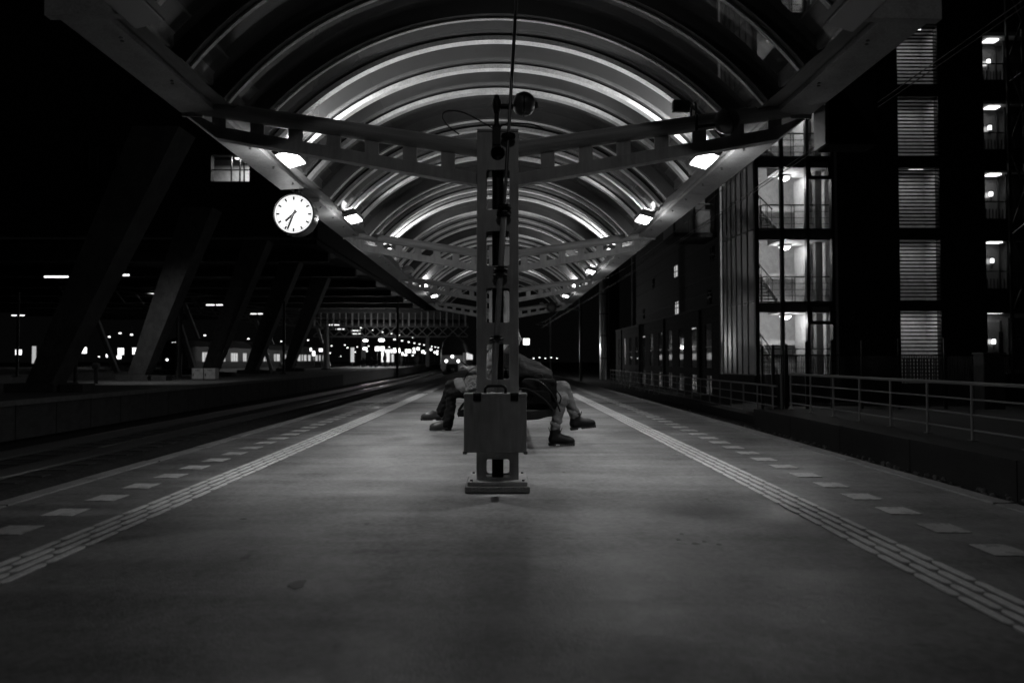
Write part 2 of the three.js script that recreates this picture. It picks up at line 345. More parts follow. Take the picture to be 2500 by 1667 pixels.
// ------------------------------------------------------------------ columns with their arms
function buildColumn(D, label) {
  const t = thing('canopy_column', label, 'column', [ax(D) + 0.005, 0, -D], 'columns carrying the canopy');
  const hole = (x0, x1, y0, y1) => { const p = new THREE.Path(), c = 0.012; p.moveTo(x0 + c, y0); p.lineTo(x0, y0 + c); p.lineTo(x0, y1 - c); p.lineTo(x0 + c, y1); p.lineTo(x1 - c, y1); p.lineTo(x1, y1 - c); p.lineTo(x1, y0 + c); p.lineTo(x1 - c, y0); p.closePath(); return p; };
  const plate = () => {
    const s = poly([[-0.155, 0.081], [0.155, 0.081], [0.155, 2.68], [-0.155, 2.68]]);
    s.holes = [[0.095, 0.234], [0.40, 0.70], [0.82, 1.089], [1.245, 1.507], [1.672, 1.934], [2.093, 2.396]].map(([a, b]) => hole(-0.088, 0.09, a, b));
    const c = new THREE.Path(); c.absarc(0.0, 2.52, 0.056, 0, Math.PI * 2, true); s.holes.push(c);
    return metric(extrude(s, 0.014, 0.002, 20));
  };
  const pg = plate();
  for (const z of [0.10, -0.114]) { const m = part(z > 0 ? 'front_plate' : 'back_plate', pg, M.steel, t); m.position.z = z; }
  for (const x of [-0.146, 0.146]) part('side_plate', box(0.014, 2.6, 0.196, x, 1.38, 0), M.steel, t);
  part('top_cap', box(0.31, 0.016, 0.25, 0, 2.692, 0), M.steel, t);
  part('drainpipe', rod([0, 0.085, 0], [0, 2.66, 0], 0.044, 24), M.black, t);
  part('base_plate', rbox(0.44, 0.032, 0.42, 0.006, 0, 0.065, 0), M.steel, t);
  part('base_slab', rbox(0.475, 0.05, 0.46, 0.012, 0, 0.026, 0), M.concreteP, t);
  for (const x of [-0.19, 0.19]) for (const z of [-0.17, 0.17]) part('anchor_bolt', rod([x, 0.08, z], [x, 0.092, z], 0.011, 6), M.steelD, t);
  for (const s of [-1, 1]) {
    const a = sub('arm', t), x0 = 0.155, x1 = 2.40, top = (x) => 2.585 + (x - x0) * 0.148;   // axis of the tube
    const T = [s * x0, top(x0), 0], E = [s * x1, top(x1), 0];
    part('arm_tube', rod(T, E, 0.062, 24), M.steel, a);
    const drop = 0.232, lo = (x) => top(x) - drop * (1 - 0.12 * (x - x0));
    const chord = new THREE.Shape([[x0, lo(x0) - 0.04], [2.16, lo(2.16) - 0.035], [2.36, top(2.36) - 0.085], [2.4, top(2.4) - 0.03], [2.4, top(2.4) - 0.06], [2.12, lo(2.12) + 0.05], [x0, lo(x0) + 0.045]].map(([x, y]) => new THREE.Vector2(s * x, y)));
    const cg = extrude(chord, 0.02, 0.002); cg.translate(0, 0, -0.01); part('lower_chord', metric(cg), M.steel, a);
    part('chord_flange', bar([s * x0, lo(x0) - 0.047, 0], [s * 2.15, lo(2.15) - 0.042, 0], 0.014, 0.09), M.steel, a);
    for (let i = 0; i < 7; i++) {
      const x = 0.33 + i * 0.292, w = 0.105;
      const q = extrude(new THREE.Shape([[x, lo(x) + 0.03], [x + w, lo(x + w) + 0.03], [x + w, top(x + w) - 0.045], [x, top(x) - 0.045]].map(([u, v]) => new THREE.Vector2(s * u, v))), 0.018, 0.001); q.translate(0, 0, -0.009);
      part('web_plate', metric(q), M.steel, a);
    }
    part('tip_plate', box(0.16, 0.15, 0.02, s * 2.33, top(2.33) - 0.01, 0.02), M.steel, a);
  }
  return t;
}
const colD = [5.2, 10.5, 16.2, 22.9];
['nearest steel canopy column with rectangular openings and a case strapped to its foot', 'second steel canopy column, seen through the openings of the nearest one', 'third steel canopy column hidden behind the nearest, its arms showing at both sides', 'last steel canopy column at the far end of the arched roof'].forEach((l, i) => buildColumn(colD[i], l));

// ------------------------------------------------------------------ luminaires under the eaves
const lensOn = glow(9), lensUp = glow(5), lensOff = mat(0.3, 0.3), upOff = mat(0.3, 0.3);
function luminaire(D, s, lit, label) {
  const t = thing('floodlight', label, 'floodlight', [ax(D) + s * 1.9, 2.835, -D], 'floodlights under the canopy eaves');
  const b = sub('tilted_head', t); b.name = 'head'; b.rotation.z = -s * 0.28;
  const hood = extrude(poly([[-0.085, -0.03], [0.085, -0.03], [0.10, 0.0], [0.06, 0.045], [-0.06, 0.045], [-0.10, 0.0]]), 0.40, 0.004); hood.translate(0, 0, -0.20);
  part('housing', metric(hood), M.lampBody, b);
  const ln = new RoundedBoxGeometry(0.158, 0.02, 0.37, 3, 0.009); ln.translate(0, -0.041, 0); part('lens', ln, lit ? lensOn : lensOff, b);
  const up = new RoundedBoxGeometry(0.1, 0.012, 0.38, 2, 0.005); up.translate(0, 0.056, 0); part('upper_lens', up, lit ? lensUp : upOff, b);
  for (const z of [0.1, -0.1]) part('bracket', bar([s * 0.09, 0.0, z], [s * 0.128, 0.075, z], 0.03, 0.012), M.galv, t);
  part('junction_box', rbox(0.06, 0.05, 0.09, 0.008, s * 0.11, 0.05, 0.25), M.archRib, t);
  part('cable', tube([[s * 0.11, 0.04, 0.2], [s * 0.07, 0.0, 0.22], [s * 0.03, 0.01, 0.205]], 0.006, 12, 6), M.black, t);
  if (lit) {
    const d = new THREE.SpotLight(0xffffff, DOWN, 0, 0.93, 0.85, 2); d.position.set(0, -0.042, 0); d.castShadow = true; d.shadow.radius = 1.2; b.add(d); d.target.position.set(-s * 0.22, -1, -0.02); b.add(d.target);
    const k = new THREE.PointLight(0xffffff, LEAK); k.position.set(s * 0.07, -0.1, 0); k.castShadow = true; k.shadow.radius = 1; b.add(k);
    const u = new THREE.SpotLight(0xffffff, UP, 0, 1.0, 1, 2); u.position.set(0, 0.075, 0); u.castShadow = true; u.shadow.radius = 3; b.add(u); u.target.position.set(-s * 1.0, 1.0, -0.05); b.add(u.target);
  }
}
const DOWN = 13, LEAK = 0.7, UP = 18;
const order = ['just before', 'first', 'second', 'third', 'fourth', 'fifth', 'sixth'];
[3.5, 6.2, 8.85, 11.5, 14.15, 16.9, 19.6].forEach((D, i) => {
  for (const s of [-1, 1]) {
    const side = s < 0 ? 'left' : 'right', lit = i > 0 && !(s < 0 && i === 4);
    luminaire(D, s, lit, i === 0 ? `unlit floodlight under the near end of the ${side} eave` : lit ? `lit floodlight under the ${side} eave, ${order[i]} lamp beyond the nearest column` : `dark floodlight under the left eave, the only unlit one beyond the nearest column`);
  }
});
// ------------------------------------------------------------------ station clock
{
  const D = 7.72, t = thing('station_clock', 'round white station clock hanging from the left eave, showing 7:33', 'clock', [-2.385, 2.605, -D]);
  const rr0 = 0.215;
  const drum = new THREE.LatheGeometry([[0, -0.12], [0.20, -0.12], [0.228, -0.108], [0.234, -0.09], [0.234, 0.075], [0.228, 0.09], [0.218, 0.095], [0.216, 0.07]].map(([a, b]) => new THREE.Vector2(a, b)), 64); drum.rotateX(Math.PI / 2);
  part('drum', drum, mat(0.05, 0.3), t);
  const face = part('dial', new THREE.CylinderGeometry(rr0, rr0, 0.012, 64).rotateX(Math.PI / 2).translate(0, 0, 0.066), glow(0.75, 0.8), t);
  const ink = mat(0.01, 0.6);
  for (let i = 0; i < 60; i++) {
    const a = i / 60 * Math.PI * 2, big = i % 5 === 0;
    const g = big ? box(0.017, 0.036, 0.003) : new THREE.CylinderGeometry(0.0036, 0.0036, 0.003, 8).rotateX(Math.PI / 2);
    g.translate(0, big ? 0.178 : 0.192, 0.0745); g.rotateZ(-a); part(big ? 'hour_mark' : 'minute_dot', g, ink, face);
  }
  const hand = (l, w, back, a, z) => { const g = extrude(poly([[-w / 2, -back], [w / 2, -back], [w * 0.42, l], [-w * 0.42, l]]), 0.003, 0.0005); g.rotateZ(-a); g.translate(0.004, 0.008, z); return metric(g); };
  part('hour_hand', hand(0.128, 0.026, 0.036, 7.55 / 12 * Math.PI * 2, 0.077), ink, t);
  part('minute_hand', hand(0.192, 0.02, 0.04, 33.5 / 60 * Math.PI * 2, 0.082), ink, t);
  const sh = mat(0.16, 0.5), sa = 34.6 / 60 * Math.PI * 2;
  part('second_hand', join(hand(0.13, 0.003, 0.04, sa, 0.087), new THREE.TorusGeometry(0.012, 0.0025, 6, 20).translate(0, 0.142, 0.088).rotateZ(-sa).translate(0.004, 0.008, 0)), sh, t);
  part('hub', new THREE.CylinderGeometry(0.012, 0.012, 0.02, 16).rotateX(Math.PI / 2).translate(0.004, 0.008, 0.082), ink, t);
  part('hanger', join(rod([0, 0.22, -0.02], [0, 0.33, -0.02], 0.022, 12), box(0.1, 0.012, 0.12, 0, 0.335, -0.02), rod([0.07, 0.22, 0.02], [0.07, 0.285, 0.02], 0.012, 8)), M.steelD, t);
  part('screw', new THREE.SphereGeometry(0.008, 8, 6).translate(0.236, -0.02, 0.02), M.stainless, t);
  const l = new THREE.PointLight(0xffffff, 0.08); l.position.set(0, 0, 0.2); t.add(l);
}
// ------------------------------------------------------------------ case, rod and loudspeakers on the nearest column
{
  const t = thing('equipment_case', 'grey metal case with black handle and latches, strapped to the nearest column', 'case', [-0.075, 0, -4.93]);
  part('body', rbox(0.446, 0.395, 0.16, 0.006, 0, 0.51, 0), M.caseG, t);
  part('lid', rbox(0.452, 0.022, 0.166, 0.005, 0, 0.719, 0), M.caseG, t);
  for (const x of [-0.128, 0.136]) { const k = part('latch', rbox(0.056, 0.05, 0.02, 0.004, x, 0.703, 0.088), M.black, t); part('latch_hook', rbox(0.024, 0.03, 0.012, 0.003, x, 0.708, 0.102), M.black, k); part('latch_pin', rod([x - 0.03, 0.729, 0.084], [x + 0.03, 0.729, 0.084], 0.007, 8), M.black, k); }
  part('handle', tube([[-0.073, 0.73, 0.03], [-0.072, 0.765, 0.03], [-0.055, 0.779, 0.03], [0, 0.781, 0.03], [0.055, 0.779, 0.03], [0.072, 0.765, 0.03], [0.073, 0.73, 0.03]], 0.0105, 40, 8), M.black, t);
  for (const x of [-0.215, 0.215]) part('corner_foot', rbox(0.03, 0.02, 0.165, 0.004, x, 0.311, 0), M.galv, t);
  part('mounting_bar', box(0.30, 0.05, 0.05, 0.04, 0.45, -0.105), M.steelD, t);
  part('mounting_bar', box(0.30, 0.05, 0.05, 0.04, 0.63, -0.105), M.steelD, t);
}
{
  const t = thing('switch_rod', 'slanted grey switch rod with insulator collars in front of the nearest column', 'rod');
  const P = (y) => [-0.092 + (y - 0.72) * 0.0578, y, -5.03];
  part('lower_rod', rod(P(0.735), P(2.07), 0.022, 16), M.steel, t);
  part('upper_rod', rod(P(2.0), P(4.4), 0.013, 12), M.galv, t);
  for (const y of [1.13, 1.64, 1.60, 2.045, 2.10, 2.63]) {
    const c = P(y), k = part('insulator_collar', new THREE.LatheGeometry([[0.024, -0.02], [0.05, -0.014], [0.056, -0.002], [0.034, 0.004], [0.052, 0.012], [0.024, 0.02]].map(([a, b]) => new THREE.Vector2(a, b)), 20).translate(...c), M.black, t);
    part('collar_clamp', bar([c[0], c[1], c[2]], [c[0] - 0.03, c[1] - 0.012, -5.1], 0.02), M.black, k);
  }
}
function sphereSpeaker(r) {
  const g = new THREE.SphereGeometry(r, 32, 20);
  const band = new THREE.TorusGeometry(r * 1.02, 0.006, 8, 32).rotateY(Math.PI / 2);
  return [g, band];
}
{
  const t = thing('loudspeaker_mast', 'black mast with round loudspeakers on top of the nearest column', 'loudspeaker', [-0.07, 2.7, -5.2]);
  part('socket', rod([0, -0.02, 0.11], [0, 0.03, 0.11], 0.034, 16), M.black, t);
  part('clamp_block', box(0.06, 0.13, 0.04, 0, -0.06, 0.135), M.black, t);
  part('mast', rod([0, 0.0, 0.11], [0, 0.12, 0.11], 0.019, 14), M.black, t);
  const hz = new THREE.LatheGeometry([[0, -0.075], [0.018, -0.072], [0.03, -0.045], [0.036, 0], [0.033, 0.03], [0.022, 0.055], [0.018, 0.075], [0, 0.08]].map(([a, b]) => new THREE.Vector2(a, b)), 24).translate(0, 0.185, 0.11);
  part('horn', hz, M.black, t);
  part('cross_arm', rod([0.03, 0.175, 0.11], [0.12, 0.175, 0.11], 0.02, 10), M.black, t);
  const [g, band] = sphereSpeaker(0.088);
  const s = part('loudspeaker_ball', g.translate(0.205, 0.19, 0.11), mat(0.06, 0.35), t);
  part('mounting_ring', band.rotateZ(0.0).translate(0.205, 0.19, 0.11), M.black, s);
  part('hood', new THREE.SphereGeometry(0.093, 28, 10, 0, Math.PI * 2, 0, 1.15).rotateZ(-0.35).translate(0.205, 0.19, 0.11), M.black, s);
  part('pivot', rbox(0.02, 0.045, 0.03, 0.004, 0.30, 0.185, 0.11), M.black, s);
}
for (const [D, x, y, r, label] of [[5.08, 1.73, 2.765, 0.094, 'dark round loudspeaker clamped on the right arm of the nearest column'], [22.7, 1.72, 2.72, 0.17, 'round loudspeaker under the right arm of the last column']]) {
  const t = thing('ball_loudspeaker', label, 'loudspeaker', [ax(D) + x, y, -D]);
  const [g, band] = sphereSpeaker(r);
  part('ball', g, mat(0.05, 0.4), t); part('ring', band.rotateZ(0.4), M.black, t);
  part('clamp_band', join(new THREE.TorusGeometry(0.07, 0.008, 8, 24).rotateY(Math.PI / 2).translate(-0.22, 0.11, -0.11), box(0.012, 0.12, 0.03, -0.22, 0.0, -0.03), rod([-0.22, -0.04, -0.01], [-0.02, -0.02, 0], 0.011, 8)), M.black, t);
  part('bracket_box', rbox(0.13, 0.085, 0.05, 0.008, -0.34, 0.12, -0.02), mat(0.035, 0.4), t);
}
{
  const t = thing('speaker_cable', 'black cable looping from the left arm over the nearest column head', 'cable');
  part('looped_cable', tube([[-0.08, 2.70, -5.1], [-0.16, 2.735, -5.06], [-0.33, 2.80, -5.0], [-0.44, 2.805, -5.0], [-0.475, 2.785, -5.05], [-0.44, 2.745, -5.14], [-0.36, 2.70, -5.2]], 0.0055, 60, 6), M.black, t);
  part('short_cable', tube([[-0.06, 2.70, -5.09], [-0.02, 2.725, -5.06], [0.06, 2.735, -5.06], [0.2, 2.735, -5.08], [0.29, 2.72, -5.14]], 0.006, 40, 6), M.black, t);
}
{
  const t = thing('display_box', 'black display box hanging at the right end of the nearest arm', 'display', [2.345, 2.79, -5.02]);
  part('casing', rbox(0.36, 0.50, 0.2, 0.012, 0.2, 0, 0), M.blackMatte, t);
  part('side_trim', rbox(0.03, 0.49, 0.19, 0.008, 0.006, 0, 0.002), mat(0.06, 0.5), t);
  part('hanger', join(rod([0.1, 0.25, 0], [0.05, 0.33, -0.1], 0.015, 8), rod([0.28, 0.25, 0], [0.08, 0.33, -0.1], 0.015, 8)), M.steelD, t);
}

// ------------------------------------------------------------------ bench
{
  const t = thing('platform_bench', 'black back-to-back platform bench behind the nearest column', 'bench', [0.0, 0, -8.6]);
  const L = 2.7;
  for (const s of [-1, 1]) {
    // outline of a curved seat and backrest sheet
    const c = [[0.515, 0.395], [0.505, 0.43], [0.45, 0.44], [0.36, 0.425], [0.24, 0.415], [0.14, 0.43], [0.10, 0.5], [0.075, 0.62], [0.055, 0.80], [0.03, 0.86]];
    const outer = c.map(([x, y]) => [s * x, y]), inner = c.map(([x, y], i) => [s * (x - 0.012 - (i > 4 ? 0.012 : 0)), y - (i < 6 ? [0.03, 0.06, 0.075, 0.085, 0.085, 0.07][i] : 0)]).reverse();
    const g = extrude(poly([...outer, ...inner]), L / 3 - 0.03, 0.003);
    for (let k = 0; k < 3; k++) { const m = part('seat_shell', metric(g.clone()), M.black, t); m.position.z = -L / 2 + 0.015 + k * L / 3; }
    for (const z of [-L / 2, -L / 6, L / 6, L / 2]) {
      part('armrest', tube([[s * 0.10, 0.66, z], [s * 0.22, 0.655, z], [s * 0.33, 0.60, z], [s * 0.45, 0.50, z], [s * 0.50, 0.43, z]], 0.014, 30, 8), M.blackMatte, t);
    }
    part('seat_beam', box(0.06, 0.05, L, s * 0.3, 0.375, 0), M.black, t);
  }
  for (const z of [-1.05, 0, 1.05]) {
    part('leg', join(box(0.07, 0.36, 0.05, 0, 0.19, z), box(0.66, 0.035, 0.05, 0, 0.345, z)), M.black, t);
    part('foot', rbox(0.36, 0.02, 0.1, 0.006, 0, 0.0105, z), M.black, t);
  }
}

// ------------------------------------------------------------------ seated people: distance fields meshed with surface nets
function nets(f, lo, hi, h) {
  const n = [0, 1, 2].map((k) => Math.ceil((hi[k] - lo[k]) / h) + 1), [nx, ny, nz] = n, F = new Float32Array(nx * ny * nz), at = (i, j, k) => (k * ny + j) * nx + i;
  for (let k = 0; k < nz; k++) for (let j = 0; j < ny; j++) for (let i = 0; i < nx; i++) F[at(i, j, k)] = f(lo[0] + i * h, lo[1] + j * h, lo[2] + k * h);
  const id = new Int32Array(nx * ny * nz).fill(-1), P = [], I = [];
  for (let k = 0; k < nz - 1; k++) for (let j = 0; j < ny - 1; j++) for (let i = 0; i < nx - 1; i++) {
    let mask = 0; const c = [];
    for (let q = 0; q < 8; q++) { const v = F[at(i + (q & 1), j + ((q >> 1) & 1), k + (q >> 2))]; c.push(v); if (v < 0) mask |= 1 << q; }
    if (!mask || mask === 255) continue;
    let s = [0, 0, 0], m = 0;
    for (const [a, b] of [[0, 1], [2, 3], [4, 5], [6, 7], [0, 2], [1, 3], [4, 6], [5, 7], [0, 4], [1, 5], [2, 6], [3, 7]]) {
      if ((c[a] < 0) === (c[b] < 0)) continue;
      const t = c[a] / (c[a] - c[b]);
      for (let d = 0; d < 3; d++) { const pa = (a >> d) & 1, pb = (b >> d) & 1; s[d] += pa + (pb - pa) * t; } m++;
    }
    id[at(i, j, k)] = P.length / 3; P.push(lo[0] + (i + s[0] / m) * h, lo[1] + (j + s[1] / m) * h, lo[2] + (k + s[2] / m) * h);
  }
  const quad = (a, b, c, d, flip) => { if (a < 0 || b < 0 || c < 0 || d < 0) return; flip ? I.push(a, c, b, a, d, c) : I.push(a, b, c, a, c, d); };
  for (let k = 1; k < nz - 1; k++) for (let j = 1; j < ny - 1; j++) for (let i = 1; i < nx - 1; i++) {
    const v = F[at(i, j, k)] < 0;
    if (v !== F[at(i + 1, j, k)] < 0) quad(id[at(i, j - 1, k - 1)], id[at(i, j, k - 1)], id[at(i, j, k)], id[at(i, j - 1, k)], !v);
    if (v !== F[at(i, j + 1, k)] < 0) quad(id[at(i - 1, j, k - 1)], id[at(i, j, k - 1)], id[at(i, j, k)], id[at(i - 1, j, k)], v);
    if (v !== F[at(i, j, k + 1)] < 0) quad(id[at(i - 1, j - 1, k)], id[at(i, j - 1, k)], id[at(i, j, k)], id[at(i - 1, j, k)], !v);
  }
  const g = new THREE.BufferGeometry(); g.setAttribute('position', new THREE.Float32BufferAttribute(P, 3)); g.setIndex(I); g.computeVertexNormals();
  const uv = new Float32Array(P.length / 3 * 2); for (let i = 0; i < P.length / 3; i++) { uv[i * 2] = P[i * 3] + P[i * 3 + 2]; uv[i * 2 + 1] = P[i * 3 + 1]; } g.setAttribute('uv', new THREE.BufferAttribute(uv, 2));
  return g;
}
const smin = (a, b, k) => { const h = Math.max(k - Math.abs(a - b), 0) / k; return Math.min(a, b) - h * h * k / 4; };
// capsules [x,y,z,r, x,y,z,r]
function caps(list, k = 0.03) {
  const L = list.map(([ax_, ay, az, ar, bx, by, bz, br]) => { const dx = bx - ax_, dy = by - ay, dz = bz - az; return [ax_, ay, az, ar, dx, dy, dz, br - ar, 1 / (dx * dx + dy * dy + dz * dz + 1e-9)]; });
  return (x, y, z) => { let d = 9; for (const c of L) { const px = x - c[0], py = y - c[1], pz = z - c[2]; let t = (px * c[4] + py * c[5] + pz * c[6]) * c[8]; t = t < 0 ? 0 : t > 1 ? 1 : t; const ex = px - c[4] * t, ey = py - c[5] * t, ez = pz - c[6] * t; d = smin(d, Math.sqrt(ex * ex + ey * ey + ez * ez) - c[3] - c[7] * t, k); } return d; };
}
function boundsOf(list, pad) { const lo = [9, 9, 9], hi = [-9, -9, -9]; for (const c of list) for (const o of [0, 4]) for (let d = 0; d < 3; d++) { lo[d] = Math.min(lo[d], c[o + d] - c[o + 3] - pad); hi[d] = Math.max(hi[d], c[o + d] + c[o + 3] + pad); } return [lo, hi]; }
const meshCaps = (list, k, h, warp) => { const f = caps(list, k), [lo, hi] = boundsOf(list, 0.03); return nets(warp ? (x, y, z) => f(x, y, z) + warp(x, y, z) : f, lo, hi, h); };
const wr = (x, y, z, s) => Math.sin(x * 41 + s) * Math.sin(y * 47 + z * 23 + s * 2) * 0.5 + Math.sin(y * 90 + x * 37 + s) * 0.35;

// one boot: heel at the origin, toe towards +x
function bootGeo(shaft, heelH) {
  const list = [[0.06, 0.066, 0, 0.055, 0.14, 0.072, 0, 0.052], [0.14, 0.072, 0, 0.052, 0.21, 0.056, 0, 0.05], [0.21, 0.056, 0, 0.05, 0.258, 0.05, 0.004, 0.042], [0.066, 0.08, 0, 0.055, 0.078, shaft, 0, 0.062]];
  const f = caps(list, 0.035), top = shaft + 0.02;
  const up = nets((x, y, z) => Math.max(f(x, y, z) + 0.0012 * wr(x, y, z, 3), 0.014 - y, y - top - 0.25 * (x - 0.08)), [-0.04, -0.01, -0.09], [0.33, shaft + 0.09, 0.09], 0.005);
  const s = new THREE.Shape(); s.moveTo(0.0, 0); s.bezierCurveTo(-0.005, 0.03, 0.015, 0.043, 0.06, 0.042); s.bezierCurveTo(0.13, 0.036, 0.17, 0.052, 0.22, 0.05); s.bezierCurveTo(0.28, 0.047, 0.302, 0.03, 0.302, 0.002); s.bezierCurveTo(0.302, -0.028, 0.28, -0.044, 0.22, -0.047); s.bezierCurveTo(0.17, -0.05, 0.13, -0.038, 0.06, -0.042); s.bezierCurveTo(0.015, -0.043, -0.005, -0.03, 0.0, 0);
  const sole = extrude(s, 0.008, 0.002).rotateX(-Math.PI / 2).translate(0, heelH - 0.006, 0);
  const hs = new THREE.Shape(); hs.moveTo(0.0, 0); hs.bezierCurveTo(-0.003, 0.03, 0.015, 0.041, 0.085, 0.038); hs.lineTo(0.085, -0.038); hs.bezierCurveTo(0.015, -0.041, -0.003, -0.03, 0, 0);
  const heel = extrude(hs, heelH - 0.008, 0.001).rotateX(-Math.PI / 2).translate(0.001, 0.0015, 0);
  const treads = []; for (let i = 0; i < 7; i++) treads.push(rbox(0.018, heelH - 0.006, 0.086 - Math.abs(i - 3) * 0.006, 0.003, 0.14 + i * 0.0245, (heelH - 0.006) / 2 + 0.001, 0));
  return { upper: up, sole: join(metric(sole), metric(heel), ...treads) };
}
const jeans = mat(0.17, 0.9, { phys: true, specularIntensity: 0.4, map: weave, bumpMap: foldBump, bumpScale: 0.006 });
const darkCloth = mat(0.012, 0.9, { phys: true, specularIntensity: 0.25, map: weave, bumpMap: foldBump, bumpScale: 0.006 });
const jacketM = mat(0.022, 0.8, { phys: true, specularIntensity: 0.3, map: weave, bumpMap: foldBump, bumpScale: 0.01 });
const coatM = mat(0.15, 0.85, { map: weave, bumpMap: foldBump, bumpScale: 0.008 });
const skin = mat(0.26, 0.6), hairM = mat(0.02, 0.6), leather = mat(0.008, 0.55, { phys: true, specularIntensity: 0.4, bumpMap: foldBump, bumpScale: 0.002 }), leatherL = mat(0.05, 0.4, { bumpMap: foldBump, bumpScale: 0.002 });
function handCaps(w, dir, up, side) { // palm from wrist w, fingers half curled
  const W = V(...w), d = V(...dir).normalize(), u = V(...up).normalize(), s = d.clone().cross(u).normalize().multiplyScalar(side), L = [];
  const p = (a, b, c) => W.clone().addScaledVector(d, a).addScaledVector(s, b).addScaledVector(u, c);
  const add = (A, ra, B, rb) => L.push([A.x, A.y, A.z, ra, B.x, B.y, B.z, rb]);
  add(p(0, 0, 0), 0.026, p(0.05, -0.018, 0), 0.016); add(p(0.02, 0, 0), 0.022, p(0.075, 0.02, 0), 0.015); add(p(0.02, 0, 0), 0.022, p(0.08, 0, 0), 0.016);
  [[-0.03, 0.058], [-0.011, 0.07], [0.01, 0.066], [0.029, 0.052]].forEach(([o, l]) => { const a = p(0.08, o, 0), b = p(0.08 + l * 0.5, o * 1.05, -0.012), c = p(0.08 + l * 0.75, o * 1.05, -0.042); add(a, 0.0095, b, 0.009); add(b, 0.009, c, 0.0075); });
  const a = p(0.02, -0.03, -0.005), b = p(0.05, -0.055, -0.015), c = p(0.078, -0.052, -0.03); add(a, 0.013, b, 0.0105); add(b, 0.0105, c, 0.009);
  return L;
}
function headGeo(c) { // looks along +x
  const [x, y, z] = c, skull = caps([[x - 0.022, y + 0.03, z, 0.086, x + 0.012, y + 0.035, z, 0.084], [x + 0.03, y - 0.04, z, 0.062, x + 0.05, y - 0.085, z, 0.036], [x - 0.03, y - 0.06, z, 0.052, x - 0.035, y - 0.15, z, 0.056], [x + 0.092, y + 0.012, z, 0.012, x + 0.112, y - 0.022, z, 0.014], [x + 0.082, y - 0.066, z, 0.016, x + 0.083, y - 0.052, z, 0.016], [x - 0.01, y + 0.012, z + 0.082, 0.017, x - 0.016, y - 0.02, z + 0.08, 0.012], [x - 0.01, y + 0.012, z - 0.082, 0.017, x - 0.016, y - 0.02, z - 0.08, 0.012]], 0.028);
  const eye = (q, w, e) => { const a = q - (x + 0.094), b = w - (y + 0.012), d = e; return Math.sqrt(a * a + b * b + d * d) - 0.017; };
  return nets((a, b, d) => { let v = skull(a, b, d); v = Math.max(v, -eye(a, b, d - z - 0.034), -eye(a, b, d - z + 0.034)); return v; }, [x - 0.15, y - 0.19, z - 0.13], [x + 0.16, y + 0.15, z + 0.13], 0.006);
}
function makePerson(name, label, o) {
  const t = thing(name, label, 'person', [o.x, 0, o.z]);
  t.rotation.y = o.turn;
  const legs = o.legs, torso = o.torso, arms = o.arms;
  const bodyList = [...legs.map((c) => c.map((v, i) => (i === 3 || i === 7 ? v * 0.8 : v))), ...torso.map((c) => c.map((v, i) => (i === 3 || i === 7 ? v * 0.86 : v))), ...arms.map((c) => c.map((v, i) => (i === 3 || i === 7 ? v * 0.72 : v)))];
  const pieces = [meshCaps(bodyList, 0.03, 0.014), headGeo(o.head)];
  for (const h of o.hands) pieces.push(meshCaps(handCaps(...h), 0.007, 0.0035));
  const body = part('body', mergeGeometries(pieces.map((g) => g)), skin, t);
  const hd = o.head, hair = nets((x, y, z) => { const a = caps([[hd[0] - 0.028, hd[1] + 0.036, hd[2], 0.097, hd[0] + 0.008, hd[1] + 0.046, hd[2], 0.092], ...(o.longHair ? [[hd[0] - 0.06, hd[1], hd[2], 0.075, hd[0] - 0.07, hd[1] - 0.17, hd[2], 0.06]] : [])], 0.04)(x, y, z); return Math.max(a + 0.003 * wr(x * 2, y * 2, z * 3, 1), (x - hd[0] - 0.035) * 0.8 - (y - hd[1] - 0.02) * 0.75); }, [hd[0] - 0.18, hd[1] - 0.26, hd[2] - 0.15], [hd[0] + 0.15, hd[1] + 0.17, hd[2] + 0.15], 0.008);
  part('hair', hair, hairM, t);
  for (const s of [-1, 1]) part('eye', new THREE.SphereGeometry(0.0125, 12, 8).translate(hd[0] + 0.082, hd[1] + 0.012, hd[2] + s * 0.034), mat(0.6, 0.2), body);
  part('trousers', meshCaps(legs, 0.022, 0.009, (x, y, z) => 0.0075 * wr(x, y, z, 1) * o.crease(x, y)), o.trousers, t);
  part(o.topName, meshCaps([...torso, ...arms, ...(o.extra || [])], 0.04, 0.011, (x, y, z) => 0.007 * wr(x * 0.8, y * 0.9, z, 2)), o.topMat, t);
  const bg = bootGeo(o.shaft, 0.026);
  for (const [x, y, z, tilt, yaw] of o.feet) {
    const b = sub(o.bootName, t); b.position.set(x, y, z); b.rotation.set(0, yaw, tilt);
    part('upper', bg.upper, o.bootMat, b); part('sole', bg.sole, o.soleMat, b);
    if (o.tabs) for (const [tx, a] of [[0.018, 0.5], [0.14, -0.5]]) part('pull_tab', tube([[tx, o.shaft - 0.01, 0.012], [tx - a * 0.03, o.shaft + 0.035, 0.006], [tx - a * 0.03, o.shaft + 0.035, -0.006], [tx, o.shaft - 0.01, -0.012]], 0.003, 14, 5), o.bootMat, b);
  }
  return t;
}
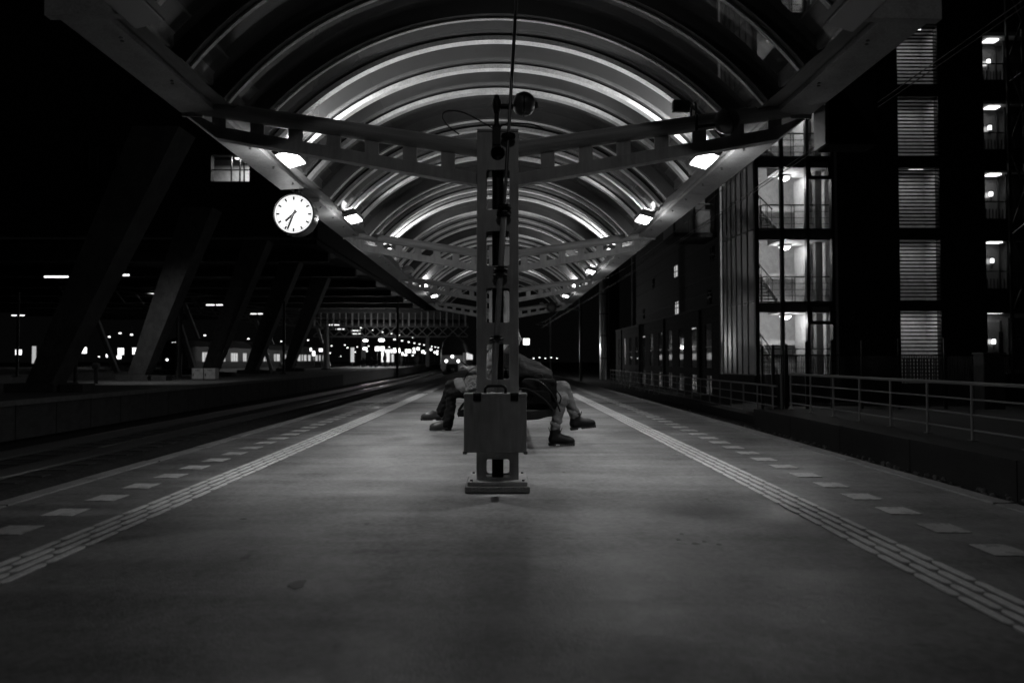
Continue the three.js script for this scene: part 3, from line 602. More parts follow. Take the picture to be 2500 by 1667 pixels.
makePerson('person', 'person in rolled jeans and dark ankle boots, legs crossed, facing right on the bench', {
  x: 0, z: -7.85, turn: 0,
  legs: [
    [0.13, 0.56, 0.085, 0.10, 0.635, 0.522, 0.09, 0.080], [0.635, 0.522, 0.09, 0.079, 0.598, 0.40, 0.095, 0.068], [0.598, 0.40, 0.095, 0.068, 0.565, 0.21, 0.10, 0.050],
    [0.562, 0.255, 0.10, 0.056, 0.562, 0.20, 0.10, 0.058],
    [0.13, 0.58, -0.08, 0.10, 0.655, 0.648, 0.03, 0.078], [0.655, 0.648, 0.03, 0.077, 0.728, 0.49, 0.0, 0.062], [0.728, 0.49, 0.0, 0.062, 0.79, 0.335, -0.01, 0.049], [0.783, 0.37, -0.008, 0.055, 0.795, 0.325, -0.01, 0.057],
    [0.10, 0.56, 0.05, 0.12, 0.10, 0.56, -0.05, 0.12]],
  torso: [[0.09, 0.58, 0.06, 0.13, 0.09, 0.58, -0.06, 0.13], [0.08, 0.70, 0, 0.145, 0.05, 0.92, 0, 0.15], [0.05, 0.92, 0.06, 0.13, 0.05, 1.02, 0.10, 0.09], [0.05, 0.92, -0.06, 0.13, 0.05, 1.02, -0.10, 0.09], [0.045, 1.04, 0.16, 0.066, 0.045, 1.04, -0.16, 0.066], [0.05, 1.06, 0, 0.07, 0.055, 1.10, 0, 0.065]],
  arms: [[0.045, 1.03, 0.19, 0.066, 0.22, 0.83, 0.22, 0.06], [0.22, 0.83, 0.22, 0.064, 0.47, 0.79, 0.12, 0.056], [0.045, 1.03, -0.19, 0.066, 0.20, 0.82, -0.22, 0.06], [0.20, 0.82, -0.22, 0.064, 0.46, 0.80, -0.06, 0.056]],
  extra: [[0.15, 0.84, 0.12, 0.12, 0.40, 0.78, 0.08, 0.095], [0.15, 0.84, -0.1, 0.12, 0.40, 0.78, -0.04, 0.09], [0.1, 0.92, 0.1, 0.13, 0.33, 0.85, 0.06, 0.10], [0.33, 0.85, 0.06, 0.10, 0.46, 0.80, 0.06, 0.075]],
  hands: [[[0.455, 0.775, 0.10], [0.6, -0.35, -0.7], [0, 1, 0], 1], [[0.44, 0.79, -0.04], [0.6, -0.3, 0.7], [0, 1, 0], -1]],
  head: [0.062, 1.225, 0.0], trousers: jeans, topName: 'jacket', topMat: jacketM, shaft: 0.165, bootName: 'boot', bootMat: leather, soleMat: M.rubber, tabs: true,
  feet: [[0.482, 0, 0.10, 0, -0.06], [0.742, 0.158, -0.012, 0.12, 0.05]],
  crease: (x, y) => 0.7 + 1.6 * Math.exp(-Math.pow((y - (x > 0.7 ? 0.35 : 0.24)) / 0.06, 2)),
});
makePerson('person', 'person in pale coat and dark flared trousers, legs crossed, facing left on the bench', {
  x: -0.02, z: -9.5, turn: Math.PI,
  legs: [
    [0.25, 0.55, -0.08, 0.095, 0.735, 0.50, -0.08, 0.068], [0.735, 0.50, -0.08, 0.072, 0.735, 0.32, -0.085, 0.066], [0.735, 0.32, -0.085, 0.066, 0.785, 0.095, -0.09, 0.082], [0.79, 0.10, -0.09, 0.078, 0.83, 0.085, -0.09, 0.06],
    [0.25, 0.57, 0.08, 0.095, 0.75, 0.615, -0.02, 0.070], [0.75, 0.615, -0.02, 0.072, 0.80, 0.45, 0, 0.064], [0.80, 0.45, 0, 0.064, 0.875, 0.245, 0.0, 0.078],
    [0.2, 0.55, 0.05, 0.12, 0.2, 0.55, -0.05, 0.12]],
  torso: [[0.22, 0.58, 0.06, 0.14, 0.22, 0.58, -0.06, 0.14], [0.20, 0.70, 0, 0.145, 0.16, 0.92, 0, 0.14], [0.16, 0.93, 0.09, 0.1, 0.16, 0.93, -0.09, 0.1], [0.15, 1.02, 0.14, 0.062, 0.15, 1.02, -0.14, 0.062], [0.15, 1.04, 0, 0.066, 0.16, 1.08, 0, 0.06]],
  arms: [[0.15, 1.01, 0.17, 0.06, 0.26, 0.79, 0.2, 0.054], [0.26, 0.79, 0.2, 0.056, 0.45, 0.845, 0.10, 0.045], [0.15, 1.01, -0.17, 0.06, 0.27, 0.79, -0.2, 0.054], [0.27, 0.79, -0.2, 0.056, 0.47, 0.835, -0.10, 0.045]],
  extra: [[0.3, 0.62, 0.07, 0.10, 0.60, 0.635, 0.0, 0.085], [0.3, 0.58, -0.08, 0.115, 0.56, 0.57, -0.08, 0.09], [0.56, 0.57, -0.06, 0.08, 0.655, 0.645, -0.02, 0.066]],
  hands: [[[0.47, 0.85, 0.085], [0.8, 0.35, -0.4], [-0.3, 1, 0], 1], [[0.49, 0.845, -0.085], [0.8, 0.3, 0.4], [-0.3, 1, 0], -1]],
  head: [0.17, 1.205, 0.0], longHair: true, trousers: darkCloth, topName: 'coat', topMat: coatM, shaft: 0.11, bootName: 'shoe', bootMat: leatherL, soleMat: M.rubber,
  feet: [[0.728, 0, -0.09, 0, 0.05], [0.862, 0.128, 0.0, 0.0, 0]],
  crease: () => 1,
});
{
  const t = thing('mobile_phone', 'dark phone held up by the person in the pale coat', 'phone', [-0.585, 0.915, -9.5]);
  part('phone_body', rbox(0.012, 0.15, 0.075, 0.005, 0, 0, 0, [0, 0, 0.9]), M.black, t);
  part('phone_screen', rbox(0.002, 0.13, 0.066, 0.0008, 0.0065, 0.005, 0, [0, 0, 0.9]), mat(0.03, 0.1), t);
}
{ // backpack on the seat in front of the right-hand person
  const t = thing('backpack', 'black backpack standing on the bench beside the person in jeans', 'backpack', [0.36, 0.435, -7.42]);
  const f = (x, y, z) => { const qx = Math.abs(x) - 0.15 + 0.03 * y, qy = Math.abs(y - 0.165) - 0.12, qz = Math.abs(z) - 0.07; const d = Math.hypot(Math.max(qx, 0), Math.max(qy, 0), Math.max(qz, 0)) + Math.min(Math.max(qx, qy, qz), 0) - 0.045; return d + 0.007 * wr(x, y, z, 5); };
  const bagM = mat(0.004, 0.9, { phys: true, specularIntensity: 0.2,  map: weave, bumpMap: foldBump, bumpScale: 0.006 });
  part('bag_body', nets(f, [-0.26, -0.03, -0.16], [0.26, 0.37, 0.16], 0.009), bagM, t);
  part('front_pocket', rbox(0.24, 0.16, 0.05, 0.022, 0, 0.13, 0.12), bagM, t);
  part('strap', tube([[-0.12, 0.33, 0.06], [0.0, 0.30, 0.135], [0.11, 0.20, 0.14], [0.19, 0.06, 0.10], [0.225, -0.02, 0.05]], 0.009, 30, 6), M.black, t);
  part('strap', tube([[0.19, 0.2, 0.03], [0.235, 0.13, 0.04], [0.22, 0.06, 0.03]], 0.008, 16, 6), M.black, t);
  part('grab_handle', tube([[-0.05, 0.33, 0], [-0.03, 0.37, 0], [0.03, 0.37, 0], [0.05, 0.33, 0]], 0.008, 16, 6), M.black, t);
}
{
  const t = thing('tote_bag', 'pale folded bag resting beside the person in the pale coat', 'bag', [-0.44, 0.60, -9.2]);
  part('bag_body', rbox(0.24, 0.2, 0.1, 0.03, 0, 0.06, 0, [0, 0, 0.25]), mat(0.28, 0.85, { map: weave, bumpMap: foldBump, bumpScale: 0.02 }), t);
  part('bag_strap', tube([[-0.12, 0.1, 0.04], [-0.07, 0.2, 0.05], [0.02, 0.26, 0.05], [0.1, 0.2, 0.05]], 0.009, 20, 6), M.black, t);
}
// ------------------------------------------------------------------ railings on the right
function railing(x, D0, n, pitch, base, h, label) {
  const t = thing('tube_railing', label, 'railing', [x, base, 0], 'tubular railings beside the right track');
  const L = pitch * (n - 1);
  for (let i = 0; i < n; i++) { const D = D0 + i * pitch; part('post', rod([0, 0, -D], [0, h - 0.02, -D], 0.026, 10), M.railPaint, t); part('foot_flange', box(0.12, 0.012, 0.12, 0, 0.006, -D), M.galv, t); }
  part('handrail', rod([0, h, -D0 + 0.3], [0, h, -D0 - L - 0.1], 0.033, 12), M.railPaint, t);
  for (const y of [0.18, 0.45, 0.72]) part('rail', rod([0.004, h * y, -D0 + 0.3], [0.004, h * y, -D0 - L - 0.05], 0.017, 8), M.railPaint, t);
  return t;
}
railing(8.2, 5.6, 12, 1.27, -0.45, 1.0, 'tubular railing with three rails on the raised concrete ramp');
railing(8.2, 20.9, 26, 1.3, -0.95, 1.12, 'lower tubular railing continuing beyond the ramp past the brick building');
single('ramp_post', rod([8.2, -0.75, -20.2], [8.2, 0.56, -20.2], 0.05, 12), M.galv, 'stout steel post where the two tubular railings meet', 'post');

// ------------------------------------------------------------------ bar fence before the stair tower
{
  const D = 24, x0 = 9.0, x1 = 21.5, t = thing('bar_fence', 'dark fence of thin upright bars in front of the stair tower', 'fence', [0, -0.75, -D]);
  const b = box(0.028, 1.82, 0.016, 0, 0.98, 0);
  for (let i = 0; i < 196; i++) part('fence_bar', b, M.frameDark, t).position.x = x0 + 0.06 * i;
  for (const y of [0.12, 1.88]) part('fence_rail', box(x1 - x0, 0.04, 0.03, (x0 + x1) / 2, y, 0.001), M.frameDark, t);
  for (const [x, h, w] of [[9.02, 2.2, 0.08], [9.4, 2.24, 0.09], [9.86, 2.28, 0.1], [10.6, 2.36, 0.1], [11.5, 2.42, 0.1], [12.55, 2.4, 0.05], [13.85, 2.45, 0.05], [15.5, 2.5, 0.1], [17.5, 2.7, 0.11]]) part('fence_post', box(w, h, 0.06, x, h / 2, 0.06), M.frameDark, t);
  part('wire_strand', tube([[9.9, 2.2, 0.06], [10.2, 2.14, 0.06], [10.6, 2.2, 0.06], [11.0, 2.15, 0.06], [11.5, 2.25, 0.06]], 0.007, 30, 5), M.frameDark, t);
}

// ------------------------------------------------------------------ glazed stair tower
const FL = [-2.65, 0.35, 3.35, 6.35, 9.35, 12.35, 15.35, 18.35], FD = 27.9, BD = 31.6;
{
  const t = thing('stair_tower', 'glazed stair tower with lit white landings and dark mullions', 'tower');
  const xs = [10.34, 11.38, 12.43, 13.47];
  part('back_wall', span(10.0, 13.6, -1, 19, -BD, -BD - 0.2), M.plaster, t);
  part('end_wall', span(13.5, 13.72, -1, 19, -FD - 0.06, -BD), M.plaster, t);
  part('base_wall', span(10.2, 13.72, -1, 0.2, -FD + 0.1, -FD - 0.2), M.dark, t);
  part('tower_roof', span(9.9, 13.8, 18.4, 18.8, -FD + 0.1, -BD - 0.2), M.dark, t);
  FL.slice(1, 7).forEach((y, k) => {
    part('floor_slab', span(11.42, 13.48, y - 0.42, y, -FD - 0.12, -29.55), M.plaster, t);
    part('spandrel', span(10.34, 13.47, y - 0.44, y - 0.03, -FD - 0.02, -FD - 0.1), M.frameDark, t);
    part('rear_landing', span(10.2, 13.48, y + 1.28, y + 1.5, -30.6, -BD + 0.02), M.plaster, t);
    // partition with its doorway
    part('core_wall', span(12.95, 13.03, y, y + 2.56, -29.0, -30.4), M.plaster, t);
    // up-flight: steps with a sloping soffit
    const up = sub('stair_flight', t);
    for (let i = 0; i < 8; i++) part('step', box(1.0, 0.05, 0.27, 10.86, y + 0.17 + i * 0.165, -FD - 0.75 - i * 0.24), M.concreteP, up);
    part('string', bar([11.38, y + 0.1, -FD - 0.6], [11.38, y + 1.42, -FD - 2.6], 0.05, 0.22), M.concreteP, up);
    const dn = sub('stair_flight', t);
    part('sloping_soffit', bar([13.36, y + 0.1, -31.2], [13.36, y + 2.5, -29.0], 0.26, 0.16), M.concreteP, dn); part('stair_pier', span(13.02, 13.3, y, y + 2.56, -28.45, -28.7), M.wallc, dn);
    // balustrades
    const r = sub('balustrade', t);
    part('handrail', bar([10.72, y + 1.06, -FD - 0.28], [13.46, y + 1.06, -FD - 0.28], 0.05), M.frameDark, r);
    part('handrail', bar([10.36, y + 0.92, -FD - 0.28], [10.73, y + 1.06, -FD - 0.28], 0.05), M.frameDark, r);
    for (const h of [0.28, 0.53, 0.79]) part('rail', rod([10.36, y + h, -FD - 0.28], [13.46, y + h, -FD - 0.28], 0.013, 6), M.frameDark, r);
    for (const x of [10.62, 10.9, 11.9, 12.02, 13.1]) part('baluster', bar([x, y, -FD - 0.28], [x, y + 1.05, -FD - 0.28], x < 10.8 ? 0.06 : 0.022), M.frameDark, r);
    const q = sub('stair_rail', t);
    part('handrail', rod([11.2, y + 0.95, -FD - 0.55], [10.85, y + 2.45, -FD - 2.4], 0.028, 8), M.frameDark, q);
    part('handrail', rod([11.1, y + 2.5, -FD - 2.2], [11.02, y + 1.6, -FD - 1.5], 0.026, 8), M.frameDark, q);
    for (let i = 0; i < 5; i++) part('baluster', rod([11.2 - i * 0.08, y + 0.2 + i * 0.25, -FD - 0.6 - i * 0.4], [11.2 - i * 0.08, y + 1.0 + i * 0.33, -FD - 0.6 - i * 0.4], 0.012, 6), M.frameDark, q);
    part('handrail', rod([12.5, y + 0.05, -FD - 0.5], [12.82, y + 0.95, -FD - 0.9], 0.028, 8), M.frameDark, q);
    part('handrail', rod([11.62, y + 0.02, -FD - 0.6], [11.72, y + 0.95, -FD - 0.9], 0.028, 8), M.frameDark, q);
    for (let i = 0; i < 4; i++) part('transom', box(xs[3] - xs[0], 0.05, 0.1, (xs[0] + xs[3]) / 2, y + (i === 0 ? 0 : 40), -FD), M.frameDark, t).visible = i === 0;
    // glass
    for (let i = 0; i < 3; i++) part('pane', box(xs[i + 1] - xs[i] - 0.08, 2.9, 0.001, (xs[i] + xs[i + 1]) / 2, y + 1.5, -FD - 0.005), M.pane, t);
    if (k % 2 === 0) { // framed top light in the last bay
      const f = sub('top_light', t);
      part('frame', box(1.02, 0.14, 0.09, 12.95, y + 2.14, -FD + 0.003), M.frameDark, f); part('frame', box(1.02, 0.12, 0.09, 12.95, y + 2.86, -FD + 0.003), M.frameDark, f);
      part('frame', box(0.16, 0.6, 0.09, 12.51, y + 2.5, -FD + 0.003), M.frameDark, f); part('frame', box(0.16, 0.6, 0.09, 13.38, y + 2.5, -FD + 0.003), M.frameDark, f);
    }
  });
  t.traverse((c) => { if (c.name === 'transom' && !c.visible) c.userData.drop = true; });
  [...t.children].filter((c) => c.userData.drop).forEach((c) => t.remove(c));
  xs.forEach((x, i) => part('mullion', span(x - (i === 0 ? 0.1 : 0.06), x + 0.06, -0.2, 18.4, -FD + 0.08, -FD - 0.12), i === 0 || i === 3 ? M.frameDark : M.steelD, t));
  // curved flank of six narrow panes
  const S = 6, pt = (i) => { const a = i / S; return [10.26 - 0.3 * a - 0.06 * Math.sin(a * Math.PI), -FD - 0.12 - 3.1 * a]; };
  for (let i = 0; i < S; i++) {
    const [ax_, az] = pt(i), [bx, bz] = pt(i + 1), l = Math.hypot(bx - ax_, bz - az), yaw = Math.atan2(-(bz - az), bx - ax_);
    for (let k = 0; k < 6; k++) {
      const y0 = 0.35 + k * 3, g = box(l - 0.05, 2.92, 0.001, 0, 0, 0); const m = part('flank_pane', g, M.paneFrost, t); m.position.set((ax_ + bx) / 2, y0 + 1.5, (az + bz) / 2); m.rotation.y = yaw;
      const r = part('flank_transom', box(l, 0.06, 0.06), M.steelD, t); r.position.set((ax_ + bx) / 2, y0, (az + bz) / 2); r.rotation.y = yaw;
    }
    part('flank_mullion', span(bx - 0.03, bx + 0.03, 0.3, 18.4, bz - 0.03, bz + 0.03), M.steelD, t);
  }
  { const m = part('flank_base', box(3.7, 1.32, 0.12), M.dark, t); m.position.set(10.06, -0.34, -FD - 1.75); m.rotation.y = Math.atan2(3.4, -0.3); }
  shadow(t);
}
FL.slice(1, 7).forEach((y, k) => {
  const t = thing('ceiling_lamp', ['bowl lamp on the lowest lit landing of the stair tower', 'bowl lamp on the second lit landing of the stair tower', 'bowl lamp on the third lit landing of the stair tower', 'bowl lamp on the fourth landing of the stair tower behind the canopy edge', 'bowl lamp on the fifth landing of the stair tower seen through the canopy glass', 'bowl lamp on the topmost landing of the stair tower'][k], 'lamp', [12.05, y + 2.5, -29.25], 'bowl lamps in the stair tower');
  const dome = new THREE.SphereGeometry(0.24, 28, 12, 0, Math.PI * 2, Math.PI / 2, Math.PI / 2).scale(1, 0.6, 1);
  part('lamp_bowl', dome, glow(6), t); part('ceiling_rose', new THREE.CylinderGeometry(0.25, 0.25, 0.05, 28).translate(0, 0.028, 0), M.plaster, t);
  const l = new THREE.PointLight(0xffffff, [10, 8, 9.5, 7, 8, 8][k]); l.position.set(0, -0.25, 0); l.castShadow = true; l.shadow.radius = 6; t.add(l);
});

// ------------------------------------------------------------------ dark block with louvred windows and galleries
{
  const t = thing('dark_block', 'black apartment block right of the stair tower with louvred windows', 'building');
  const X0 = 13.73, X1 = 34, Y1 = 22, s = poly([[X0, -1], [X1, -1], [X1, Y1], [X0, Y1]]);
  const hole = (x0, x1, y0, y1) => { const p = new THREE.Path(); p.moveTo(x0, y0); p.lineTo(x0, y1); p.lineTo(x1, y1); p.lineTo(x1, y0); p.closePath(); s.holes.push(p); };
  const wy = [[0.0, 2.98], [3.42, 5.95], [6.42, 8.93], [9.42, 11.91], [12.42, 14.91], [15.42, 17.9]], gy = [[0.4, 2.9], [3.9, 5.9], [6.8, 8.8], [9.7, 11.7], [12.6, 14.6]];
  wy.forEach(([a, b], i) => hole(16.26, 17.95, a, b)); gy.forEach(([a, b]) => hole(19.85, 23.0, a, b));
  const wall = extrude(s, 0.3); wall.translate(0, 0, -FD - 0.3); part('facade', metric(wall), M.dark, t);
  part('roof_slab', span(X0, X1, Y1, Y1 + 0.3, -FD, -40), M.dark, t);
  part('side_wall', span(X0, X0 + 0.2, -1, Y1, -BD - 0.2, -40), M.dark, t);
  // rooms behind the louvres
  const sl = box(1.69, 0.062, 0.03);
  wy.forEach(([a, b], i) => {
    const w = sub('louvred_window', t);
    part('room_back', span(16.0, 18.25, a - 0.15, b + 0.15, -FD - 1.5, -FD - 1.55), M.plaster, w);
    part('room_side', span(15.95, 16.0, a - 0.15, b + 0.15, -FD - 0.31, -FD - 1.5), M.plaster, w); part('room_side', span(18.25, 18.3, a - 0.15, b + 0.15, -FD - 0.31, -FD - 1.5), M.plaster, w);
    part('room_floor', span(15.95, 18.3, a - 0.22, a - 0.16, -FD - 0.31, -FD - 1.5), M.plaster, w); part('room_ceiling', span(15.95, 18.3, b + 0.16, b + 0.22, -FD - 0.31, -FD - 1.5), M.plaster, w);
    const n = i === 0 ? 12 : 17, yb = i === 0 ? 1.05 : a + 0.04, p = i === 0 ? 0.157 : 0.149;
    for (let k = 0; k < n; k++) part('louvre_slat', sl, M.frameDark, w).position.set(17.105, yb + 0.11 + k * p, -FD - 0.1);
    if (i === 0) { for (let k = 0; k < 7; k++) part('lattice_bar', box(1.69, 0.06, 0.02, 17.105, 0.12 + k * 0.15, -FD - 0.1), M.frameDark, w); for (let k = 0; k < 14; k++) part('lattice_bar', box(0.06, 0.98, 0.02, 16.3 + k * 0.124, 0.52, -FD - 0.13), M.frameDark, w); }
  });
  // galleries
  gy.forEach(([a, b], i) => {
    const w = sub('gallery', t);
    part('gallery_back', span(19.6, 23.2, a - 0.1, b + 0.1, -FD - 1.5, -FD - 1.55), M.concreteP, w);
    part('gallery_side', span(19.55, 19.6, a - 0.1, b + 0.1, -FD - 0.31, -FD - 1.5), M.wallc, w);
    part('gallery_ceiling', span(19.55, 23.2, b + 0.11, b + 0.2, -FD - 0.31, -FD - 1.5), M.plaster, w);
    part('gallery_floor', span(19.55, 23.2, a - 0.2, a - 0.11, -FD - 0.31, -FD - 1.5), M.wallc, w);
    part('glass_screen', box(0.7, 1.9, 0.02, 21.1, (a + b) / 2, -FD - 1.46), mat(0.3, 0.12, { metalness: 0.6 }), w);
    part('gallery_handrail', box(3.15, 0.04, 0.05, 21.42, a + 0.72, -FD - 0.1), M.frameDark, w);
    for (let k = 0; k < 22; k++) part('gallery_baluster', box(0.03, 0.52, 0.02, 19.95 + k * 0.14, a + 0.16, -FD - 0.1), M.frameDark, w);
    part('added_dark_screen', box(1.7, 2.2, 0.04, 22.25, (a + b) / 2, -FD - 0.95), M.dark, w);  // added dark panel, makes the rest of the gallery look dim
    part('door_post', box(0.06, 2.0, 0.05, 21.35, (a + b) / 2, -FD - 1.3), M.frameDark, w);
  });
}
[[0.0, 2.98], [3.42, 5.95], [6.42, 8.93], [9.42, 11.91], [12.42, 14.91], [15.42, 17.9]].forEach(([a, b], i) => {
  const t = thing('tube_lamp', ['ground', 'first', 'second', 'third', 'fourth', 'fifth'].map((s) => `tube lamp inside the ${s} floor louvred window`)[i], 'lamp', [17.35, b + 0.1, -FD - 0.6], 'tube lamps behind the louvres');
  part('lamp_tube', rod([-0.3, 0, 0], [0.3, 0, 0], 0.025, 10), glow(3), t);
  part('lamp_holder', box(0.66, 0.03, 0.06, 0, 0.04, 0), M.plaster, t);
  const l = new THREE.RectAreaLight(0xffffff, i === 0 ? 110 : 75, 0.6, 0.06); l.position.set(0, -0.04, 0); l.rotation.x = -Math.PI / 2; t.add(l);
});
[[0.4, 2.9], [3.9, 5.9], [6.8, 8.8], [9.7, 11.7], [12.6, 14.6]].forEach(([a, b], i) => {
  const t = thing('gallery_lamp', ['lowest', 'second', 'third', 'fourth', 'topmost'].map((s) => `square lamp under the ceiling of the ${s} gallery at the far right`)[i], 'lamp', [20.85, b + 0.06, -FD - 0.9], 'gallery lamps');
  part('lamp_panel', box(0.5, 0.05, 0.3, 0, 0, 0), glow(2.5), t);
  const l = new THREE.RectAreaLight(0xffffff, [5, 8, 11, 6, 9][i], 0.5, 0.3); l.position.set(0, -0.05, 0); l.rotation.x = -Math.PI / 2; t.add(l);
  const w = thing('wall_lantern', ['lowest', 'second', 'third', 'fourth', 'topmost'].map((s) => `small bright wall lantern in the ${s} gallery at the far right`)[i], 'lamp', [21.05, a + 1.35, -FD - 1.33], 'gallery wall lanterns');
  part('lantern_glass', rbox(0.14, 0.2, 0.1, 0.03), glow([3, 1.6, 2.6, 2, 3][i]), w); part('lantern_cap', rbox(0.18, 0.05, 0.14, 0.01, 0, 0.13, 0), M.frameDark, w); part('lantern_stem', box(0.03, 0.2, 0.03, 0, -0.2, 0), M.frameDark, w);
});
{ // lattice mast in front of the galleries
  const t = thing('lattice_mast', 'black lattice mast crossing in front of the galleries', 'mast');
  for (const x of [19.0, 19.6]) part('mast_leg', bar([x, -0.8, -25.4], [x, 20, -25.4], 0.09), M.frameDark, t);
  for (let i = 0; i < 9; i++) part('mast_brace', bar([i % 2 ? 19.0 : 19.6, 1 + i * 1.6, -25.4], [i % 2 ? 19.6 : 19.0, 2.6 + i * 1.6, -25.4], 0.06), M.frameDark, t);
  part('mast_arm', bar([19.0, 5.6, -25.4], [21.8, 7.8, -25.4], 0.1), M.frameDark, t); part('mast_arm', bar([19.0, 11.4, -25.4], [22, 13.6, -25.4], 0.1), M.frameDark, t);
}
{
  const t = thing('relay_cabinet', 'dark trackside cabinet behind the fence under the galleries', 'cabinet', [16.1, -0.75, -22.6]);
  part('cabinet_body', rbox(0.7, 1.9, 0.5, 0.02, 0, 0.95, 0), mat(0.10, 0.7, { map: grime }), t); part('cabinet_roof', rbox(0.76, 0.06, 0.56, 0.01, 0, 1.93, 0), mat(0.10, 0.7), t);
  for (const x of [-0.18, 0.18]) part('cabinet_door', rbox(0.32, 1.7, 0.02, 0.006, x, 0.95, 0.255), mat(0.10, 0.7, { map: grime }), t);
}

// ------------------------------------------------------------------ low brick building along the right track
{
  const X = 10.3, t = thing('brick_building', 'long low brick building with tall narrow windows along the right track', 'building', [X, 0, 0]);
  const D0 = 32.3, P = 2.71, n = 11, top = 3.6, L = P * n + 1.6;
  const sh = poly([[D0, -1], [D0 + L, -1], [D0 + L, top], [D0, top]]);
  for (let i = 0; i < n; i++) { const c = 34.6 + i * P; for (const [y0, y1] of [[-0.8, 0.16], [0.55, 2.78]]) { const p = new THREE.Path(); p.moveTo(c - 0.54, y0); p.lineTo(c - 0.54, y1); p.lineTo(c + 0.54, y1); p.lineTo(c + 0.54, y0); p.closePath(); sh.holes.push(p); } }
  const w = extrude(sh, 0.07); w.rotateY(Math.PI / 2); part('brick_facade', metric(w), M.brick, t);   // local x = along -z
  part('coping', box(0.4, 0.1, L, 0.12, top + 0.05, -(D0 + L / 2)), M.dark, t);
  part('flat_roof', span(0.3, 9, top - 0.2, top - 0.02, -D0, -D0 - L), M.dark, t);
  part('gable_wall', span(0, 9, -1, top - 0.22, -D0 + 0.3, -D0 + 0.002), M.brick, t);
  part('rear_wall', span(2.2, 2.3, -1, top - 0.22, -D0, -D0 - L), M.plaster, t);
  part('inner_floor', span(0.08, 2.2, 0.2, 0.4, -D0, -D0 - L), M.dark, t);
  for (let i = 0; i < n; i++) {
    const c = -(34.6 + i * P), g = sub('window', t);
    part('upper_pane', box(0.004, 2.2, 1.06, 0.04, 1.665, c), M.pane, g); part('lower_pane', box(0.004, 0.92, 1.06, 0.04, -0.32, c), M.pane, g);
    part('sill', box(0.16, 0.05, 1.14, 0.06, 0.525, c), M.dark, g);
    part('glazing_bar', box(0.03, 0.94, 0.05, 0.03, -0.32, c + (i % 3 ? 0.1 : 0)), M.frameDark, g); part('glazing_bar', box(0.03, 0.045, 1.08, 0.032, -0.28 + (i % 2) * 0.1, c), M.frameDark, g);
    part('transom_bar', box(0.03, 0.05, 1.08, 0.03, 1.62, c), M.frameDark, g);
  }
  for (let i = 0; i < 4; i++) part('downpipe', rod([-0.05, -0.9, -(36 + i * 8.13)], [-0.05, top, -(36 + i * 8.13)], 0.05, 8), M.dark, t);
}
for (let i = 0; i < 6; i++) { // lamps in the basement rooms
  const D = 35.5 + i * 5, t = thing('basement_lamp', `basement strip lamp of the brick building, ${['first', 'second', 'third', 'fourth', 'fifth', 'sixth'][i]} from the stair tower`, 'lamp', [11.4, 0.14, -D], 'basement strip lamps');
  part('lamp_strip', box(0.1, 0.04, 1.2), glow(1.5), t); const l = new THREE.RectAreaLight(0xffffff, 60, 0.12, 1.2); l.position.y = -0.04; l.rotation.x = -Math.PI / 2; t.add(l);
}
for (let i = 0; i < 4; i++) { // dim strips in the rooms above
  const D = 36.2 + i * 7.4, t = thing('room_lamp', `ceiling strip in the upper room of the brick building, ${['first', 'second', 'third', 'fourth'][i]} from the stair tower`, 'lamp', [11.9, 2.95, -D], 'upper room strips');
  part('lamp_strip', box(0.1, 0.04, 1.6), glow(2), t); const l = new THREE.RectAreaLight(0xffffff, 7, 0.12, 1.6); l.position.y = -0.04; l.rotation.x = -Math.PI / 2; t.add(l);
}
// tall dark block behind it
{
  const X = 12.2, t = thing('tall_block', 'tall dark brick block with a few small lit windows behind the low building', 'building', [X, 0, 0]);
  part('track_facade', span(0, 0.3, 3.4, 17, -33, -66), M.brick, t); part('end_facade', span(0, 6, 3.4, 17, -33.0 + 0.3, -33), M.brick, t); part('flat_roof', span(-0.2, 6, 17.01, 17.3, -32.5, -66), M.dark, t);
  for (const [D, y, s] of [[44.5, 9.2, 1], [48.6, 7.25, 1], [40, 7.2, 0], [52, 10.5, 0], [56, 7.2, 0], [48.4, 4.65, 1], [40.6, 4.7, 0], [60, 5, 0]]) {
    const w = sub('small_window', t); part('pane', box(0.02, 0.85, 0.8, -0.02, y, -D), s ? glow(0.5, 0.3) : M.paneDark, w); w.children[0].name = s ? 'lit_window' : 'pane';
    part('glazing_bar', box(0.04, 0.87, 0.06, -0.04, y, -D), M.frameDark, w); part('glazing_bar', box(0.04, 0.06, 0.82, -0.042, y, -D), M.frameDark, w);
  }
  for (let i = 0; i < 14; i++) part('cladding_band', box(0.03, 0.08, 32, -0.016, 4 + i * 0.95, -49.5), M.dark, t);
}
{ // glazed link between tower and block
  const t = thing('link_bridge', 'pale enclosed link bridge at the back of the stair tower', 'bridge');
  part('bridge_panel', span(7.9, 9.98, 6.95, 8.0, -32.0, -32.1), mat(0.34, 0.7, { map: grime }), t); part('bridge_deck', span(7.9, 9.98, 6.75, 6.94, -31.9, -34), M.dark, t); part('bridge_rail', span(7.9, 9.98, 8.3, 8.36, -32.0, -32.06), M.galv, t); part('bridge_rail', span(7.9, 9.98, 8.02, 8.06, -32.0, -32.06), M.galv, t);
  part('bridge_back', span(7.9, 9.98, 6.95, 9.6, -33.9, -34), mat(0.3, 0.8), t);
  for (const x of [7.95, 8.9, 9.9]) part('bridge_post', span(x - 0.04, x + 0.04, 6.95, 9.6, -31.95, -32.03), M.frameDark, t);
  part('bridge_roof', span(7.8, 9.98, 9.62, 9.8, -31.8, -34), M.dark, t);
  const l = thing('bridge_lamp', 'strip lamp under the roof of the link bridge', 'lamp', [9.6, 9.5, -33]); part('lamp_strip', box(0.6, 0.05, 0.1), glow(2), l); const a = new THREE.RectAreaLight(0xffffff, 16, 0.6, 0.1); a.position.y = -0.05; a.rotation.x = -Math.PI / 2; l.add(a);
}
